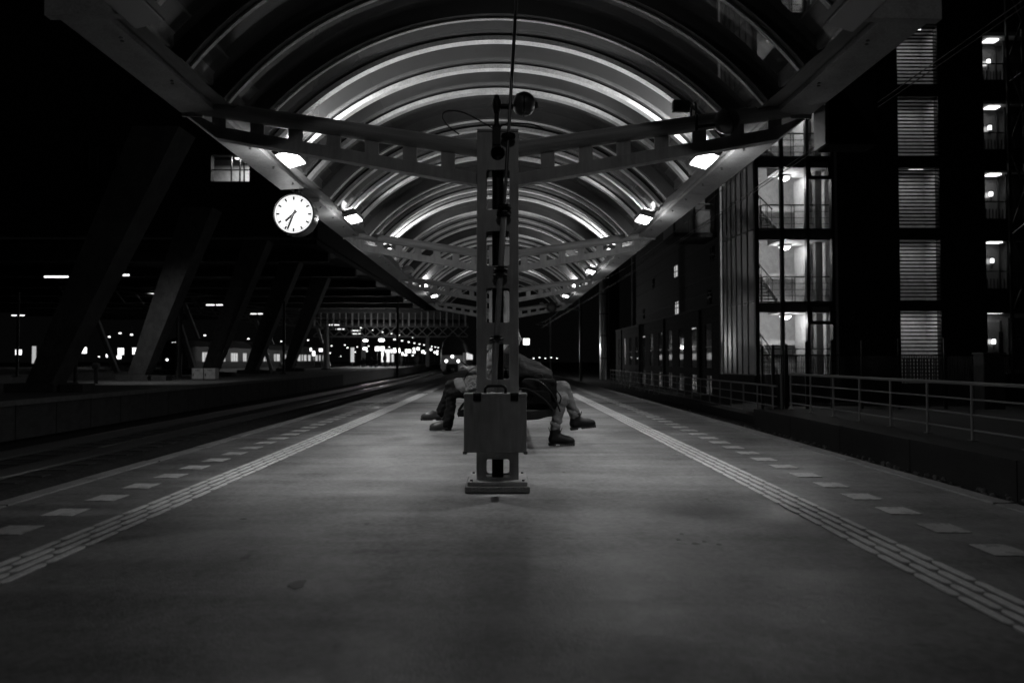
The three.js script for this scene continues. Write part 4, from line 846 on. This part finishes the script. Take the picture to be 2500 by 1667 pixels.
{
  const t = thing('steel_flue', 'tall shiny steel flue standing beside the far brick building', 'flue', [9.5, -0.95, -66]);
  part('flue_pipe', rod([0, 0, 0], [0, 9.6, 0], 0.42, 28), M.stainless, t); for (const y of [2.0, 4.2, 6.3, 8.2]) part('flue_band', rod([0, y, 0], [0, y + 0.1, 0], 0.44, 28), M.galv, t);
  part('flue_guy', rod([1.0, 0, 0.1], [1.0, 11, 0.1], 0.5, 12), M.dark, t);
}
// contact wires over the right track
{
  const t = thing('overhead_wires', 'thin overhead contact wires with droppers above the right track', 'wires');
  const sag = (D) => 0.35 + 0.9 * Math.pow((((D - 6) % 40) + 40) % 40 / 40 * 2 - 1, 2);
  for (const o of [-0.05, 0.05]) part('contact_wire', tube(Array.from({ length: 16 }, (_, i) => { const D = 2 + i * 5; return [5.12 + o + bend(D) + 0.2 * Math.sin(D / 14), 4.55, -D]; }), 0.008, 80, 5), M.galv, t);
  part('messenger_wire', tube(Array.from({ length: 30 }, (_, i) => { const D = 2 + i * 2.6; return [5.12 + bend(D) + 0.2 * Math.sin(D / 14), 4.55 + sag(D), -D]; }), 0.009, 120, 5), M.galv, t);
  for (let D = 6; D < 70; D += 4.5) part('dropper', rod([5.12 + bend(D) + 0.2 * Math.sin(D / 14), 4.55, -D], [5.12 + bend(D) + 0.2 * Math.sin(D / 14), 4.55 + sag(D), -D], 0.005, 5), M.frameDark, t);
}

// ------------------------------------------------------------------ left: station hall, slanted pillars, cabinets, poles
{
  const t = thing('station_hall', 'black station hall deck spanning the left platforms with two high windows', 'building');
  const s = poly([[-70, 8.2], [-11.4, 8.2], [-11.4, 24], [-70, 24]]);
  const hole = (x0, x1, y0, y1) => { const p = new THREE.Path(); p.moveTo(x0, y0); p.lineTo(x0, y1); p.lineTo(x1, y1); p.lineTo(x1, y0); p.closePath(); s.holes.push(p); };
  const zf = -40; hole(-17.35, -15.1, 11.45, 13.0); hole(-24.8, -20.9, 12.1, 13.6);
  const g = extrude(s, 0.4); g.translate(0, 0, zf - 0.4); part('hall_front', metric(g), M.dark, t);
  part('hall_deck', span(-70, -11.4, 7.9, 8.19, -41, -115), M.dark, t);
  part('hall_flank', span(-11.6, -11.2, 8.2, 24, -40.5, -115), M.dark, t);
  for (let i = 0; i < 9; i++) part('deck_beam', span(-70, -11.5, 7.3, 7.89, -44 - i * 8, -44.5 - i * 8), M.dark, t);
  part('room_back', span(-18.5, -14.2, 11.2, 13.4, zf - 2.4, zf - 2.5), M.plaster, t);
  for (const x of [-16.25, -15.75, -15.5]) part('window_mullion', span(x - 0.03, x + 0.03, 11.45, 13, zf - 0.2, zf - 0.3), M.frameDark, t);
  part('window_rail', span(-17.35, -15.1, 12.13, 12.18, zf - 0.1, zf - 0.19), M.frameDark, t);
  for (const x of [-24.6, -24.1, -22.9, -22.0]) part('window_mullion', span(x - 0.05, x + 0.05, 12.1, 13.6, zf - 0.2, zf - 0.3), M.galv, t);
  part('window_glass', span(-24.8, -20.9, 12.1, 13.6, zf - 0.24, zf - 0.245), M.paneDark, t);
  const l = thing('office_lamp', 'ceiling lamp in the lit high window of the station hall', 'lamp', [-15.8, 13.15, zf - 1.2]); part('lamp_strip', box(1.2, 0.06, 0.2), glow(2), l); const a = new THREE.RectAreaLight(0xffffff, 110, 1.2, 0.2); a.position.y = -0.06; a.rotation.x = -Math.PI / 2; l.add(a);
}
[[-14.1, 21, 1.25, 'nearest, almost black slanted pillar at the left edge'], [-17.0, 32, 1.0, 'slanted concrete pillar behind the switch post, second from the left edge'], [-17.3, 40.5, 1.0, 'slanted concrete pillar just behind the two pale cabinets'], [-17.7, 48.5, 1.0, 'slanted concrete pillar between the cabinets and the last pillar'], [-18.0, 58, 1.0, 'farthest slanted concrete pillar on the opposite platform']].forEach(([x, D, k, label]) => {
  const t = thing('slanted_pillar', label, 'pillar', [x + bend(D), 0, -D], 'slanted pillars of the station hall');
  const h = 8.0, lean = 2.9 * k;
  const pr = (y) => { const f = y / h; return [lean * f, 0.38 + 0.32 * f, 0.34 + 0.2 * f]; };
  const P = [], ring = (y) => { const [c, w, d] = pr(y); return [[c - w, y, d], [c + w, y, d], [c + w, y, -d], [c - w, y, -d]]; };
  const a = ring(0.25), b = ring(h); for (let i = 0; i < 4; i++) { const j = (i + 1) % 4; P.push(...a[i], ...a[j], ...b[j], ...a[i], ...b[j], ...b[i]); } P.push(...b[0], ...b[1], ...b[2], ...b[0], ...b[2], ...b[3]);
  const g = new THREE.BufferGeometry(); g.setAttribute('position', new THREE.Float32BufferAttribute(P, 3)); g.computeVertexNormals(); part('shaft', metric(g), M.wallc, t);
  part('plinth', rbox(1.5, 0.26, 1.2, 0.03, 0.0, 0.131, 0), M.wallc, t);
  part('kerb_block', rbox(0.7, 0.24, 0.6, 0.02, 1.2, 0.121, 0.2), M.wallc, t);
});
for (const [x, label] of [[-14.75, 'pale signal cabinet on the opposite platform, left one of the pair'], [-14.17, 'pale signal cabinet on the opposite platform, right one of the pair']]) {
  const t = thing('signal_cabinet', label, 'cabinet', [x, 0, -33], 'pale cabinets on the opposite platform');
  part('plinth', box(0.52, 0.05, 0.4, 0, 0.026, 0), M.steelD, t); part('cabinet_body', rbox(0.53, 0.47, 0.42, 0.01, 0, 0.287, 0), mat(0.8, 0.5, { map: speck }), t); part('cabinet_lid', rbox(0.57, 0.03, 0.46, 0.008, 0, 0.538, 0), mat(0.8, 0.5), t);
  part('door_handle', rbox(0.035, 0.13, 0.02, 0.005, -0.2, 0.25, 0.222), M.black, t); part('vent_slots', join(box(0.05, 0.03, 0.006, -0.08, 0.46, 0.213), box(0.05, 0.03, 0.006, 0.0, 0.46, 0.213), box(0.05, 0.03, 0.006, 0.07, 0.46, 0.213)), M.black, t);
}
for (const [x, D, h, r, label] of [[-16.5, 26.5, 4.6, 0.07, 'dark lamp post on the opposite platform near the nearest slanted pillar'], [-15.9, 33.5, 3.9, 0.05, 'thin dark post between the slanted pillars beside the dark train nose'], [-17.9, 38, 7.8, 0.17, 'thick dark round post just left of the pale cabinets'], [-27.5, 39, 4.8, 0.07, 'thin lamp post at the far left edge'], [-14.9, 47, 5.0, 0.09, 'dark post in front of the lit train windows']]) {
  const t = thing('platform_post', label, 'post', [x + bend(D), 0, -D], 'dark posts on the opposite platform');
  if (D === 26.5) { // unseen lamp head, placed on this post to light the pale cabinets
    part('unseen_lamp_hood', rbox(0.5, 0.1, 0.24, 0.03, 0.2, h + 0.05, 0), M.steelD, t); part('unseen_lamp_lens', box(0.36, 0.012, 0.16, 0.22, h - 0.008, 0), glow(1.2), t);
    const l = new THREE.SpotLight(0xffffff, 18, 0, 0.95, 0.9, 2); l.position.set(0.22, h - 0.06, 0); l.target.position.set(3.0, 0, -5); l.castShadow = true; l.shadow.radius = 4; t.add(l, l.target);
  }
  part('post_shaft', rod([0, 0.02, 0], [0, h, 0], r, 14), M.steelD, t); part('post_foot', rbox(r * 5, 0.05, r * 5, 0.01, 0, 0.026, 0), M.steelD, t);
}
{
  const t = thing('white_column', 'pale round column lit from above on the opposite platform', 'column', [-17.6, 0, -67]);
  part('column_shaft', rod([0, 0, 0], [0, 4.2, 0], 0.32, 20, 0.2), mat(0.6, 0.8), t); part('column_foot', rod([0, 0, 0], [0, 0.12, 0], 0.5, 20), M.wallc, t);
}
{ // bollard-like hydrant between the pillars
  const t = thing('hydrant', 'short dark hydrant post on the opposite platform', 'hydrant', [-16.6, 0, -27.8]); part('hydrant_body', rod([0, 0, 0], [0, 0.7, 0], 0.07, 12), M.frameDark, t); part('hydrant_head', rbox(0.26, 0.22, 0.2, 0.04, 0, 0.72, 0), M.frameDark, t);
}
// tube lights over the platforms
[[-27.6, 6.05, 42, 'leftmost high tube light, beside the nearest slanted pillar'], [-23.6, 6.1, 41.5, 'high tube light just right of the nearest slanted pillar'], [-27.2, 6.05, 53, 'longest tube light, between first two slanted pillars'], [-26.0, 5.85, 61, 'tube light above the dark train nose'], [-28.4, 6.2, 78, 'tube light above the middle of the dark train'], [-55.5, 6.0, 78, 'low tube light at the far left edge above a thin post'], [-54.1, 5.9, 89, 'low tube light left of the lamp post'], [-24.4, 5.9, 97, 'tube light at the head of the pale round column'], [-26.2, 5.8, 108, 'tube light right of the pale round column'], [-25.4, 5.9, 116, 'upper tube light of the pair before the footbridge'], [-25.6, 5.4, 117, 'lower tube light of the pair before the footbridge'], [-4.6, 9.3, 62, 'tube light seen through the canopy end left of the column'], [2.0, 9.3, 62, 'tube light seen through the canopy end right of the column']].forEach(([x, y, D, label], i) => {
  const t = thing('tube_light', label, 'tube light', [x, y, -D], 'tube lights over the far platforms');
  part('lamp_tube', rod([-0.72, 0, 0], [0.72, 0, 0], 0.05, 8), glow(2.2), t); part('lamp_reflector', box(1.5, 0.05, 0.18, 0, 0.08, 0), M.steelD, t); part('hanging_rod', rod([0, 0.1, 0], [0, 1.7, 0], 0.012, 5), M.frameDark, t);
  if (i < 11 && i !== 9) { const l = new THREE.RectAreaLight(0xffffff, 7, 1.4, 0.12); l.position.y = -0.08; l.rotation.x = -Math.PI / 2; t.add(l); }
});

// ------------------------------------------------------------------ trains
{ // flat-nosed train under the far roof
  const t = thing('dark_train', 'dark train with lit side windows standing beyond the opposite platform', 'train', [-29.1, -0.76, -60]);
  const body = sub('car_body', t), pr = [[-1.38, 0.9], [-1.42, 1.6], [-1.36, 2.9], [-1.1, 3.45], [-0.5, 3.7], [0.5, 3.7], [1.1, 3.45], [1.36, 2.9], [1.42, 1.6], [1.38, 0.9]];
  const dk = mat(0.02, 0.5, { phys: true, specularIntensity: 0.3 }), face = mat(0.012, 0.25);
  for (let k = 0; k < 3; k++) part('car_shell', sweep(pr, k * 15.2 + (k ? 0 : 1.6), k * 15.2 + 14.9, 15), dk, body);
  const nose = []; for (let i = 0; i <= 6; i++) { const a = i / 6, s = Math.sqrt(Math.max(0, 1 - Math.pow(1 - a, 2.2))); nose.push(pr.map(([x, y]) => [x * (0.62 + 0.38 * s), 0.9 + (y - 0.9) * (0.8 + 0.2 * s), -1.62 * a])); }
  const NP = []; for (let i = 0; i < 6; i++) for (let j = 0; j < pr.length; j++) { const j2 = (j + 1) % pr.length, A = nose[i][j], B = nose[i][j2], C = nose[i + 1][j2], D2 = nose[i + 1][j]; NP.push(...A, ...B, ...C, ...A, ...C, ...D2); }
  for (const f of THREE.ShapeUtils.triangulateShape(nose[0].map((p) => new THREE.Vector2(p[0], p[1])), [])) NP.push(...f.flatMap((i) => nose[0][i]));
  const ng = new THREE.BufferGeometry(); ng.setAttribute('position', new THREE.Float32BufferAttribute(NP, 3)); ng.computeVertexNormals(); part('nose_shell', metric(ng), dk, body);
  part('windscreen', box(1.45, 1.1, 0.03, 0, 2.55, 0.01, [-0.02, 0, 0]), face, t);
  for (const x of [-0.55, 0.55]) part('headlight', new THREE.CylinderGeometry(0.1, 0.1, 0.05, 14).rotateX(Math.PI / 2).translate(x, 1.72, 0.02), glow(3), t);
  { const disp = part('destination_display', box(0.9, 0.16, 0.03, 0.15, 3.22, -0.12), M.black, t); for (let i = 0; i < 11; i++) part('display_light', box(0.05, i % 3 === 1 ? 0.13 : 0.09, 0.02, -0.2 + i * 0.072, 3.22, -0.1), glow(2.5), disp); }
  const win = glow(0.5, 0.3);
  for (const [z, w] of [[3, 1.05], [4.4, 1.05], [7.0, 1.1], [9.2, 0.5], [10.1, 1.1], [12.6, 0.9], [17, 1.1], [18.4, 0.5], [19.4, 1.1], [22.0, 0.5], [23.2, 1.1], [25.5, 1.2], [27.4, 0.5], [31.6, 1.1], [33, 0.5], [34.4, 1.1], [36.4, 1.1], [38.6, 0.5], [40, 1.1], [42, 1.1], [43.6, 0.5]]) { const m = part('lit_window', box(0.02, 0.85, w, 1.412, 1.98, -z), win, t); part('window_bar', box(0.03, 0.85, 0.05, 1.415, 1.98, -z + (w > 0.7 ? 0 : 0.2)), M.frameDark, m); }
  for (const z of [6.0, 14, 16, 21, 29, 31, 36, 44]) part('bogie', join(...[-0.9, 0.9].map((o) => new THREE.CylinderGeometry(0.42, 0.42, 0.12, 18).rotateZ(Math.PI / 2).translate(0.75, 0.43, -z + o))), M.frameDark, t);
  part('underframe', span(-1.2, 1.2, 0.35, 0.88, -2, -45), M.frameDark, t);
}
{ // approaching train on the track beside the platform
  const D = 75, X = -4.98 + bend(D), t = thing('approaching_train', 'approaching pale-nosed train with three round headlights at the platform end', 'train', [X, -0.76, -D]);
  const light = mat(0.42, 0.45, { map: speck }), dk = mat(0.012, 0.3), sideG = mat(0.32, 0.4);
  const pr = [[-1.2, 0.35], [-1.36, 0.7], [-1.4, 1.5], [-1.36, 2.5], [-1.15, 3.6], [-0.75, 4.15], [-0.3, 4.35], [0.3, 4.35], [0.75, 4.15], [1.15, 3.6], [1.36, 2.5], [1.4, 1.5], [1.36, 0.7], [1.2, 0.35]];
  const front = (y) => (y > 2.2 ? -(y - 2.2) * 0.28 : y < 0.8 ? -(0.8 - y) * 0.4 : 0);
  const rows = []; for (let i = 0; i <= 5; i++) { const a = i / 5, s = 0.86 + 0.14 * Math.sqrt(1 - Math.pow(1 - a, 2)); rows.push(pr.map(([x, y]) => [x * s, y, front(y) - a * 1.1])); }
  const NP = [], tri = (A, B, C) => NP.push(...A, ...B, ...C);
  for (let i = 0; i < 5; i++) for (let j = 0; j < pr.length; j++) { const k = (j + 1) % pr.length; tri(rows[i][j], rows[i][k], rows[i + 1][k]); tri(rows[i][j], rows[i + 1][k], rows[i + 1][j]); }
  const H = pr.length / 2; for (let j = 0; j < H - 1; j++) { const a = rows[0][j], b = rows[0][j + 1], c = rows[0][pr.length - 2 - j], d = rows[0][pr.length - 1 - j]; tri(a, c, b); tri(a, d, c); }
  const up = [], lowr = []; for (let i = 0; i < NP.length; i += 9) (Math.min(NP[i + 1], NP[i + 4], NP[i + 7]) > 2.2 ? up : lowr).push(...NP.slice(i, i + 9));
  for (const [q, m, nm] of [[lowr, light, 'nose'], [up, dk, 'cab_surround']]) { const gg = new THREE.BufferGeometry(); gg.setAttribute('position', new THREE.Float32BufferAttribute(q, 3)); gg.computeVertexNormals(); part(nm, metric(gg), m, t); }
  part('windscreen_mask', extrude(poly([[-1.17, 2.23], [1.17, 2.23], [1.12, 3.1], [0.86, 3.75], [0.5, 4.1], [-0.5, 4.1], [-0.86, 3.75], [-1.12, 3.1]]), 0.03, 0.005).rotateX(-Math.atan(0.28)).translate(0, 0.085, 0.66), dk, t);
  for (const [x, y] of [[0, 2.08], [-0.66, 1.58], [0.66, 1.58]]) { const h = part('headlight', new THREE.CylinderGeometry(0.155, 0.155, 0.06, 20).rotateX(Math.PI / 2).translate(x, y, 0.03), glow(5), t); part('headlight_ring', new THREE.TorusGeometry(0.17, 0.02, 8, 24).translate(x, y, 0.04), dk, h); }
  for (const x of [-0.36, 0.36]) part('tail_light', new THREE.CylinderGeometry(0.06, 0.06, 0.04, 14).rotateX(Math.PI / 2).translate(x, 1.56, 0.02), dk, t);
  part('coupler_recess', rbox(1.28, 0.9, 0.08, 0.05, 0, 0.84, -0.02), dk, t); part('coupler', rbox(0.4, 0.35, 0.4, 0.06, 0, 0.62, 0.1), M.steelD, t);
  for (const x of [-0.85, 0.85]) part('step', box(0.3, 0.06, 0.1, x, 0.45, -0.08), M.galv, t);
  part('snow_guard', box(2.2, 0.25, 0.1, 0, 0.2, -0.4), M.frameDark, t);
  const side = pr.map(([x, y]) => [x, y]);
  for (let k = 0; k < 3; k++) part('car_shell', sweep(side, 2.2 + k * 25, 26.6 + k * 25, 6, (d) => -0.00016 * (d * d + 2 * D * d)), k ? sideG : light, t);
  const win = glow(0.9, 0.3);
  for (let i = 0; i < 16; i++) { const z = 4.5 + i * 2.6, o = -0.00016 * (z * z + 2 * D * z); const w = part('lit_window', box(0.03, 0.8, 1.5, 1.39 + o, 2.15, -z), win, t); part('window_pillar', box(0.04, 0.84, 0.1, 1.395 + o, 2.15, -z + 0.4), dk, w); }
  for (const z of [2.9, 11, 22]) part('door', box(0.03, 1.95, 1.0, 1.39 - 0.00016 * (z * z + 2 * D * z), 1.65, -z), M.steelD, t);
}

// ------------------------------------------------------------------ footbridge and far roof trusses
{
  const t = thing('footbridge', 'glazed footbridge with upright mullions spanning the far left tracks', 'footbridge', [0, 0, -96]);
  const x0 = -27, x1 = -5.4, pm = mat(0.2, 0.7, { map: grime });
  for (const [y, h] of [[7.75, 0.25], [6.75, 0.14], [5.65, 0.3], [4.2, 0.2]]) part('chord', box(x1 - x0, h, 0.4, (x0 + x1) / 2, y, 0), M.dark, t);
  for (let i = 0; i < 25; i++) part('mullion', box(i % 3 ? 0.1 : 0.22, 2.0, 0.1, x0 + 0.2 + i * 0.88, 6.7, 0.3), pm, t);
  part('bridge_back', span(x0, x1, 5.6, 7.8, -1.9, -2), M.dark, t);
  for (let i = 0; i < 15; i++) { const x = x0 + i * 1.45; part('brace', bar([x, 4.25, 0.22], [x + 1.45, 5.6, 0.22], 0.1), M.steelD, t); part('brace', bar([x + 1.45, 4.25, 0.2], [x, 5.6, 0.2], 0.1), M.steelD, t); }
  for (const x of [-20, -11.0]) part('pier', bar([x, 0, 0], [x, 4.2, 0], 0.5), M.dark, t);
}
for (const [D, x0, label] of [[52, -34, 'lattice roof truss above the dark train nose'], [66, -33, 'lattice roof truss behind the second tube light'], [84, -32, 'farthest lattice roof truss above the train windows']]) {
  const t = thing('roof_truss', label, 'truss', [x0, 0, -D], 'lattice trusses under the hall roof'), tm = mat(0.3, 0.7, { map: grime }), L = 13;
  const y = (a) => 6.9 - 0.09 * a;
  for (const o of [0, -0.35, -1.25]) part('truss_chord', bar([0, y(0) + o, 0], [L, y(L) + o, 0], 0.12), tm, t);
  for (let i = 0; i < 9; i++) part('truss_web', bar([i * 1.45, y(i * 1.45) - 0.35, 0], [i * 1.45 + 0.7, y(i * 1.45) - 1.25, 0], 0.08), tm, t);
  part('truss_leg', bar([L * 0.35, 0, 0], [L * 0.15, y(2) - 0.3, 0], 0.3), tm, t); part('truss_leg', bar([L * 0.8, 0, 0], [L * 0.68, y(9) - 1.2, 0], 0.3), tm, t);
}

// ------------------------------------------------------------------ far lit signs and lamps on the left, small
const signG = glow(2.6), dotG = glow(3);
const farSigns = [[-19.57, 2.50, 95, 0.55, 0.35], [-17.87, 2.50, 95, 0.55, 0.55], [-17.17, 2.50, 95, 0.55, 0.55], [-17.34, 2.23, 100, 0.58, 0.37], [-16.91, 2.24, 101, 0.33, 0.42], [-16.65, 2.21, 102, 0.34, 0.34], [-16.25, 2.22, 103, 0.60, 0.38], [-16.93, 2.60, 104, 0.39, 0.21], [-16.58, 2.63, 106, 0.31, 0.22], [-15.45, 2.33, 108, 0.85, 0.49], [-14.78, 2.71, 110, 0.32, 0.32], [-14.78, 2.20, 110, 0.36, 0.36], [-14.38, 2.76, 112, 0.42, 0.42], [-13.85, 2.30, 114, 0.42, 0.42], [-13.29, 2.64, 116, 0.34, 0.34], [-12.93, 2.73, 118, 0.34, 0.34], [-13.50, 2.10, 115, 0.48, 0.29], [-12.49, 2.26, 120, 0.30, 0.30], [-12.25, 2.45, 122, 0.28, 0.30], [-12.25, 2.00, 122, 0.28, 0.28], [-16.19, 1.88, 107, 0.25, 0.44], [-15.85, 1.74, 108, 0.45, 0.25], [-24.88, 2.26, 92, 0.44, 0.38], [-25.83, 1.81, 92, 0.35, 0.57], [-26.78, 2.35, 94, 0.26, 0.39], [-55.5, 2.2, 90, 1.0, 0.75], [-50.5, 2.05, 90, 0.7, 0.8], [-48.6, 2.1, 90, 0.7, 0.8], [-46.2, 2.9, 88, 0.9, 0.85], [-39.6, 2.1, 84, 0.85, 0.85], [-38.8, 2.0, 88, 0.45, 1.0], [-47.5, 1.4, 90, 0.6, 0.5], [-61, 1.9, 86, 0.7, 0.6], [-57.5, 1.9, 90, 0.7, 0.5], [-53.2, 2.2, 92, 0.5, 0.5], [-52, 1.5, 90, 0.8, 0.4], [-44.8, 2.3, 95, 0.6, 0.7], [-43.6, 1.7, 93, 0.9, 0.5], [-42.3, 2.5, 96, 0.5, 0.5], [-49.6, 1.3, 88, 0.5, 0.4], [-56.2, 1.35, 88, 0.4, 0.4], [-41.5, 1.6, 94, 0.6, 0.6], [2.1, 2.82, 70, 0.6, 0.6]];
const ordinal = ['first', 'second', 'third', 'fourth', 'fifth', 'sixth', 'seventh', 'eighth', 'ninth', 'tenth', 'eleventh', 'twelfth', 'thirteenth', 'fourteenth', 'fifteenth', 'sixteenth', 'seventeenth', 'eighteenth', 'nineteenth', 'twentieth', 'twenty-first', 'twenty-second'];
farSigns.forEach(([x, y, D, w, h], i) => {
  const range = i < 22 ? [0, 22] : i < 25 ? [22, 25] : i < 42 ? [25, 42] : [42, 43], rank = farSigns.slice(...range).filter((q, j) => q[0] / q[2] + j * 1e-7 < x / D + (i - range[0]) * 1e-7).length;
  const t = thing('lit_sign', `${i === 42 ? 'single glowing sign' : `small glowing sign, ${ordinal[rank]} from left in the cluster`} ${i < 22 ? 'left of the approaching train' : i < 25 ? 'at the dark train tail' : i < 42 ? 'behind the slanted pillars' : 'right of the column'}`, 'sign', [x, y, -D], `glowing signs ${i < 22 ? 'left of the approaching train' : i < 25 ? 'at the tail of the dark train' : i < 42 ? 'behind the slanted pillars' : 'right of the column'}`);
  part('sign_face', box(w * 1.05, h * 1.05, 0.06, 0, 0, 0.08), signG, t); part('sign_box', box(w * 1.1, h * 1.1, 0.14, 0, 0, -0.03), M.frameDark, t);
  if (i === 42) { const l = new THREE.PointLight(0xffffff, 48); l.position.set(0, -h, -0.4); l.shadow.radius = 8; t.add(l); }  // unseen lamp by this sign, placed to light the approaching train nose
  part('sign_pole', rod([0, -h / 2, -0.03], [0, -y, -0.03], 0.05, 6), M.frameDark, t);
});
// rows of lamps receding under the far platform roofs
const lampRow = (n, f, where) => { for (let i = 0; i < n; i++) { const [x, y, D, r] = f(i); const t = thing('platform_lamp', `small platform lamp, ${ordinal[i]} in the far row ${where}`, 'lamp', [x, y, -D], `lamps in the row ${where}`); part('lamp_glass', new THREE.SphereGeometry(r, 10, 8).scale(1.3, 0.6, 1), dotG, t); part('lamp_cap', new THREE.CylinderGeometry(r * 1.4, r * 1.4, 0.05, 10).translate(0, r * 0.7, 0), M.frameDark, t); part('lamp_stem', rod([0, r * 0.7, 0], [0, 1.2, 0], 0.02, 5), M.frameDark, t); } };
lampRow(10, (i) => [-19.4 - i * 0.05, 4.5, 119 + i * 9, 0.15], 'above the signs left of the approaching train');
lampRow(8, (i) => [-26 + i * 0.3, 6.6, 112 + i * 9, 0.12], 'under the footbridge');
lampRow(12, (i) => [-47 - (i % 3) * 5 + (i * 1.3), 4.1 + (i % 2) * 0.35, 86 + i * 4, 0.14], 'high behind the slanted pillars');
lampRow(6, (i) => [-25.5 + i * 1.0, 3.0 + (i % 2) * 0.2, 100 + i * 4, 0.1], 'above the tail of the dark train');
lampRow(5, (i) => [3.6 + i * 0.75, 1.15 + (i % 2) * 0.1, 88, 0.085], 'low right of the nearest column');
lampRow(20, (i) => [-70 + i * 2.55 + 1.2 * Math.sin(i * 5.1), 1.5 + 1.6 * Math.abs(Math.sin(i * 2.3)), 118 + (i * 17) % 41, 0.13 + 0.05 * Math.sin(i * 3.7)], 'along the horizon behind the far platforms');
for (const [x, y, D, w, h, label] of [[-18.5, 3.5, 90, 0.7, 0.3, 'bright oval lamp over the far platform, left of the pair'], [-16.4, 3.55, 90, 0.85, 0.4, 'brightest oval lamp over the far platform, right of the pair']]) {
  const t = thing('oval_lamp', label, 'lamp', [x, y, -D]); part('lamp_glass', new THREE.SphereGeometry(0.5, 16, 10).scale(w, h, 0.4), glow(4), t); part('lamp_arm', rod([0, 0.1, 0], [0, 1.6, 0], 0.03, 6), M.frameDark, t);
  const l = new THREE.PointLight(0xffffff, 40); l.position.y = -0.6; l.shadow.radius = 10; t.add(l);
}
for (const [x, D, w, h, label] of [[-16.6, 92, 0.25, 1.4, 'narrow lit poster column nearest the signs'], [-16.2, 94, 0.45, 1.4, 'wide lit poster panel under the far signs'], [-15.9, 96, 0.3, 1.1, 'small lit poster panel right of the wide one'], [-20.2, 90, 0.45, 1.9, 'pale pillar left of the far signs, shown as a glowing panel'], [-50.5, 62, 0.45, 1.5, 'slim lit panel between post and first pillar'], [-41.2, 60, 0.32, 1.5, 'tall bright panel left of the nearest slanted pillar']]) {  // the pale pillar gets a glowing face to look lit
  const t = thing('poster_panel', label, 'poster', [x, 0.35, -D]); part('sign_face', box(w, h, 0.05, 0, h / 2 + 0.3, 0.06), glow(0.45, 0.5), t); part('panel_frame', box(w + 0.12, h + 0.12, 0.08, 0, h / 2 + 0.3, 0), M.steelD, t); part('panel_leg', rod([0, -0.33, 0], [0, 0.4, 0], 0.05, 6), M.steelD, t);
}
for (const [x, D, s, label] of [[-15.6, 88, 0, 'waiting traveller standing on the far platform in dark coat'], [-15.0, 98, 1, 'traveller with bag walking on the far platform'], [-13.6, 105, 2, 'traveller at the far platform edge near the approaching train'], [-17.9, 86, 3, 'traveller seated on a far bench under the oval lamp'], [-16.9, 86, 4, 'second traveller seated on a far bench under the oval lamp'], [-14.8, 112, 5, 'farthest traveller standing among the glowing signs']]) {
  const t = thing('person', label, 'person', [x, 0.0, -D]), sit = s === 3 || s === 4, b = sit ? -0.4 : 0;
  const list = [[0, 1.52 + b, 0, 0.085, 0, 1.62 + b, 0, 0.095], [0, 1.32 + b, 0, 0.16, 0, 0.98 + b, 0, 0.15], [0.14, 1.36 + b, 0, 0.07, -0.14, 1.36 + b, 0, 0.07], [0.2, 1.34 + b, 0, 0.06, 0.23, 0.9 + b, 0.05, 0.045], [-0.2, 1.34 + b, 0, 0.06, -0.23, 0.9 + b, 0.04, 0.045], ...(sit ? [[0.09, 0.52, 0, 0.09, 0.1, 0.5, 0.42, 0.07], [-0.09, 0.52, 0, 0.09, -0.1, 0.5, 0.42, 0.07], [0.1, 0.5, 0.42, 0.07, 0.1, 0.06, 0.45, 0.05], [-0.1, 0.5, 0.42, 0.07, -0.1, 0.06, 0.45, 0.05]] : [[0.08, 0.92, 0, 0.09, 0.1, 0.06, s % 2 ? 0.2 : 0.05, 0.055], [-0.08, 0.92, 0, 0.09, -0.1, 0.06, s % 2 ? -0.18 : 0, 0.055]]), [0, 1.4 + b, 0, 0.07, 0, 1.52 + b, 0, 0.06]];
  part('body', meshCaps(list, 0.05, 0.035), mat(0.06, 0.9), t);
}
{
  const t = thing('far_bench', 'far bench under the oval lamp carrying two seated travellers', 'bench', [-17.4, 0, -86.1]); part('bench_seat', box(2.4, 0.06, 0.45, 0, 0.42, 0.1), M.steelD, t); part('bench_back', box(2.4, 0.4, 0.05, 0, 0.7, -0.2), M.steelD, t); for (const x of [-1, 1]) part('leg', box(0.06, 0.4, 0.4, x, 0.2, 0.08), M.steelD, t);
}
// a few dark lineside things right of the platform end
for (const [x, D, h, label] of [[6.6, 60, 7.5, 'dark catenary mast beside the right track'], [6.4, 98, 8, 'far dark catenary mast beyond the platform end'], [-11.1, 70, 8.5, 'dark catenary mast beside the opposite platform']]) {
  const t = thing('catenary_mast', label, 'mast', [x, -0.95, -D], 'catenary masts'); part('mast_post', box(0.22, h, 0.22, 0, h / 2, 0), M.steelD, t); part('mast_arm', bar([0, h - 1.2, 0], [x > 0 ? -2.2 : 2.4, h - 1.0, 0], 0.07), M.steelD, t); part('mast_stay', bar([0, h - 0.1, 0], [x > 0 ? -2.0 : 2.2, h - 1.0, 0], 0.05), M.steelD, t);
}
// unseen lamp post behind the viewer, placed to light the faces turned to the camera
{
  const t = thing('unseen_lamp_post', 'unseen platform lamp post out of view behind the camera, lighting the front of the nearest column', 'lamp post', [0.4, 0, 1.6]);
  part('post_shaft', rod([0, 0, 0], [0, 6.0, 0], 0.06, 14), M.galv, t); part('unseen_lamp_hood', rbox(0.5, 0.1, 0.5, 0.03, 0, 6.09, -0.2), M.steelD, t); part('lamp_glass', rbox(0.4, 0.05, 0.4, 0.02, 0, 6.012, -0.22), glow(4), t);
  const l = new THREE.SpotLight(0xffffff, 9, 0, 0.75, 1, 2); l.position.set(0, 5.95, -0.22); l.target.position.set(-0.4, 0.9, -6.8); l.castShadow = true; l.shadow.radius = 8; t.add(l, l.target);
}
renderer.render(scene, camera);
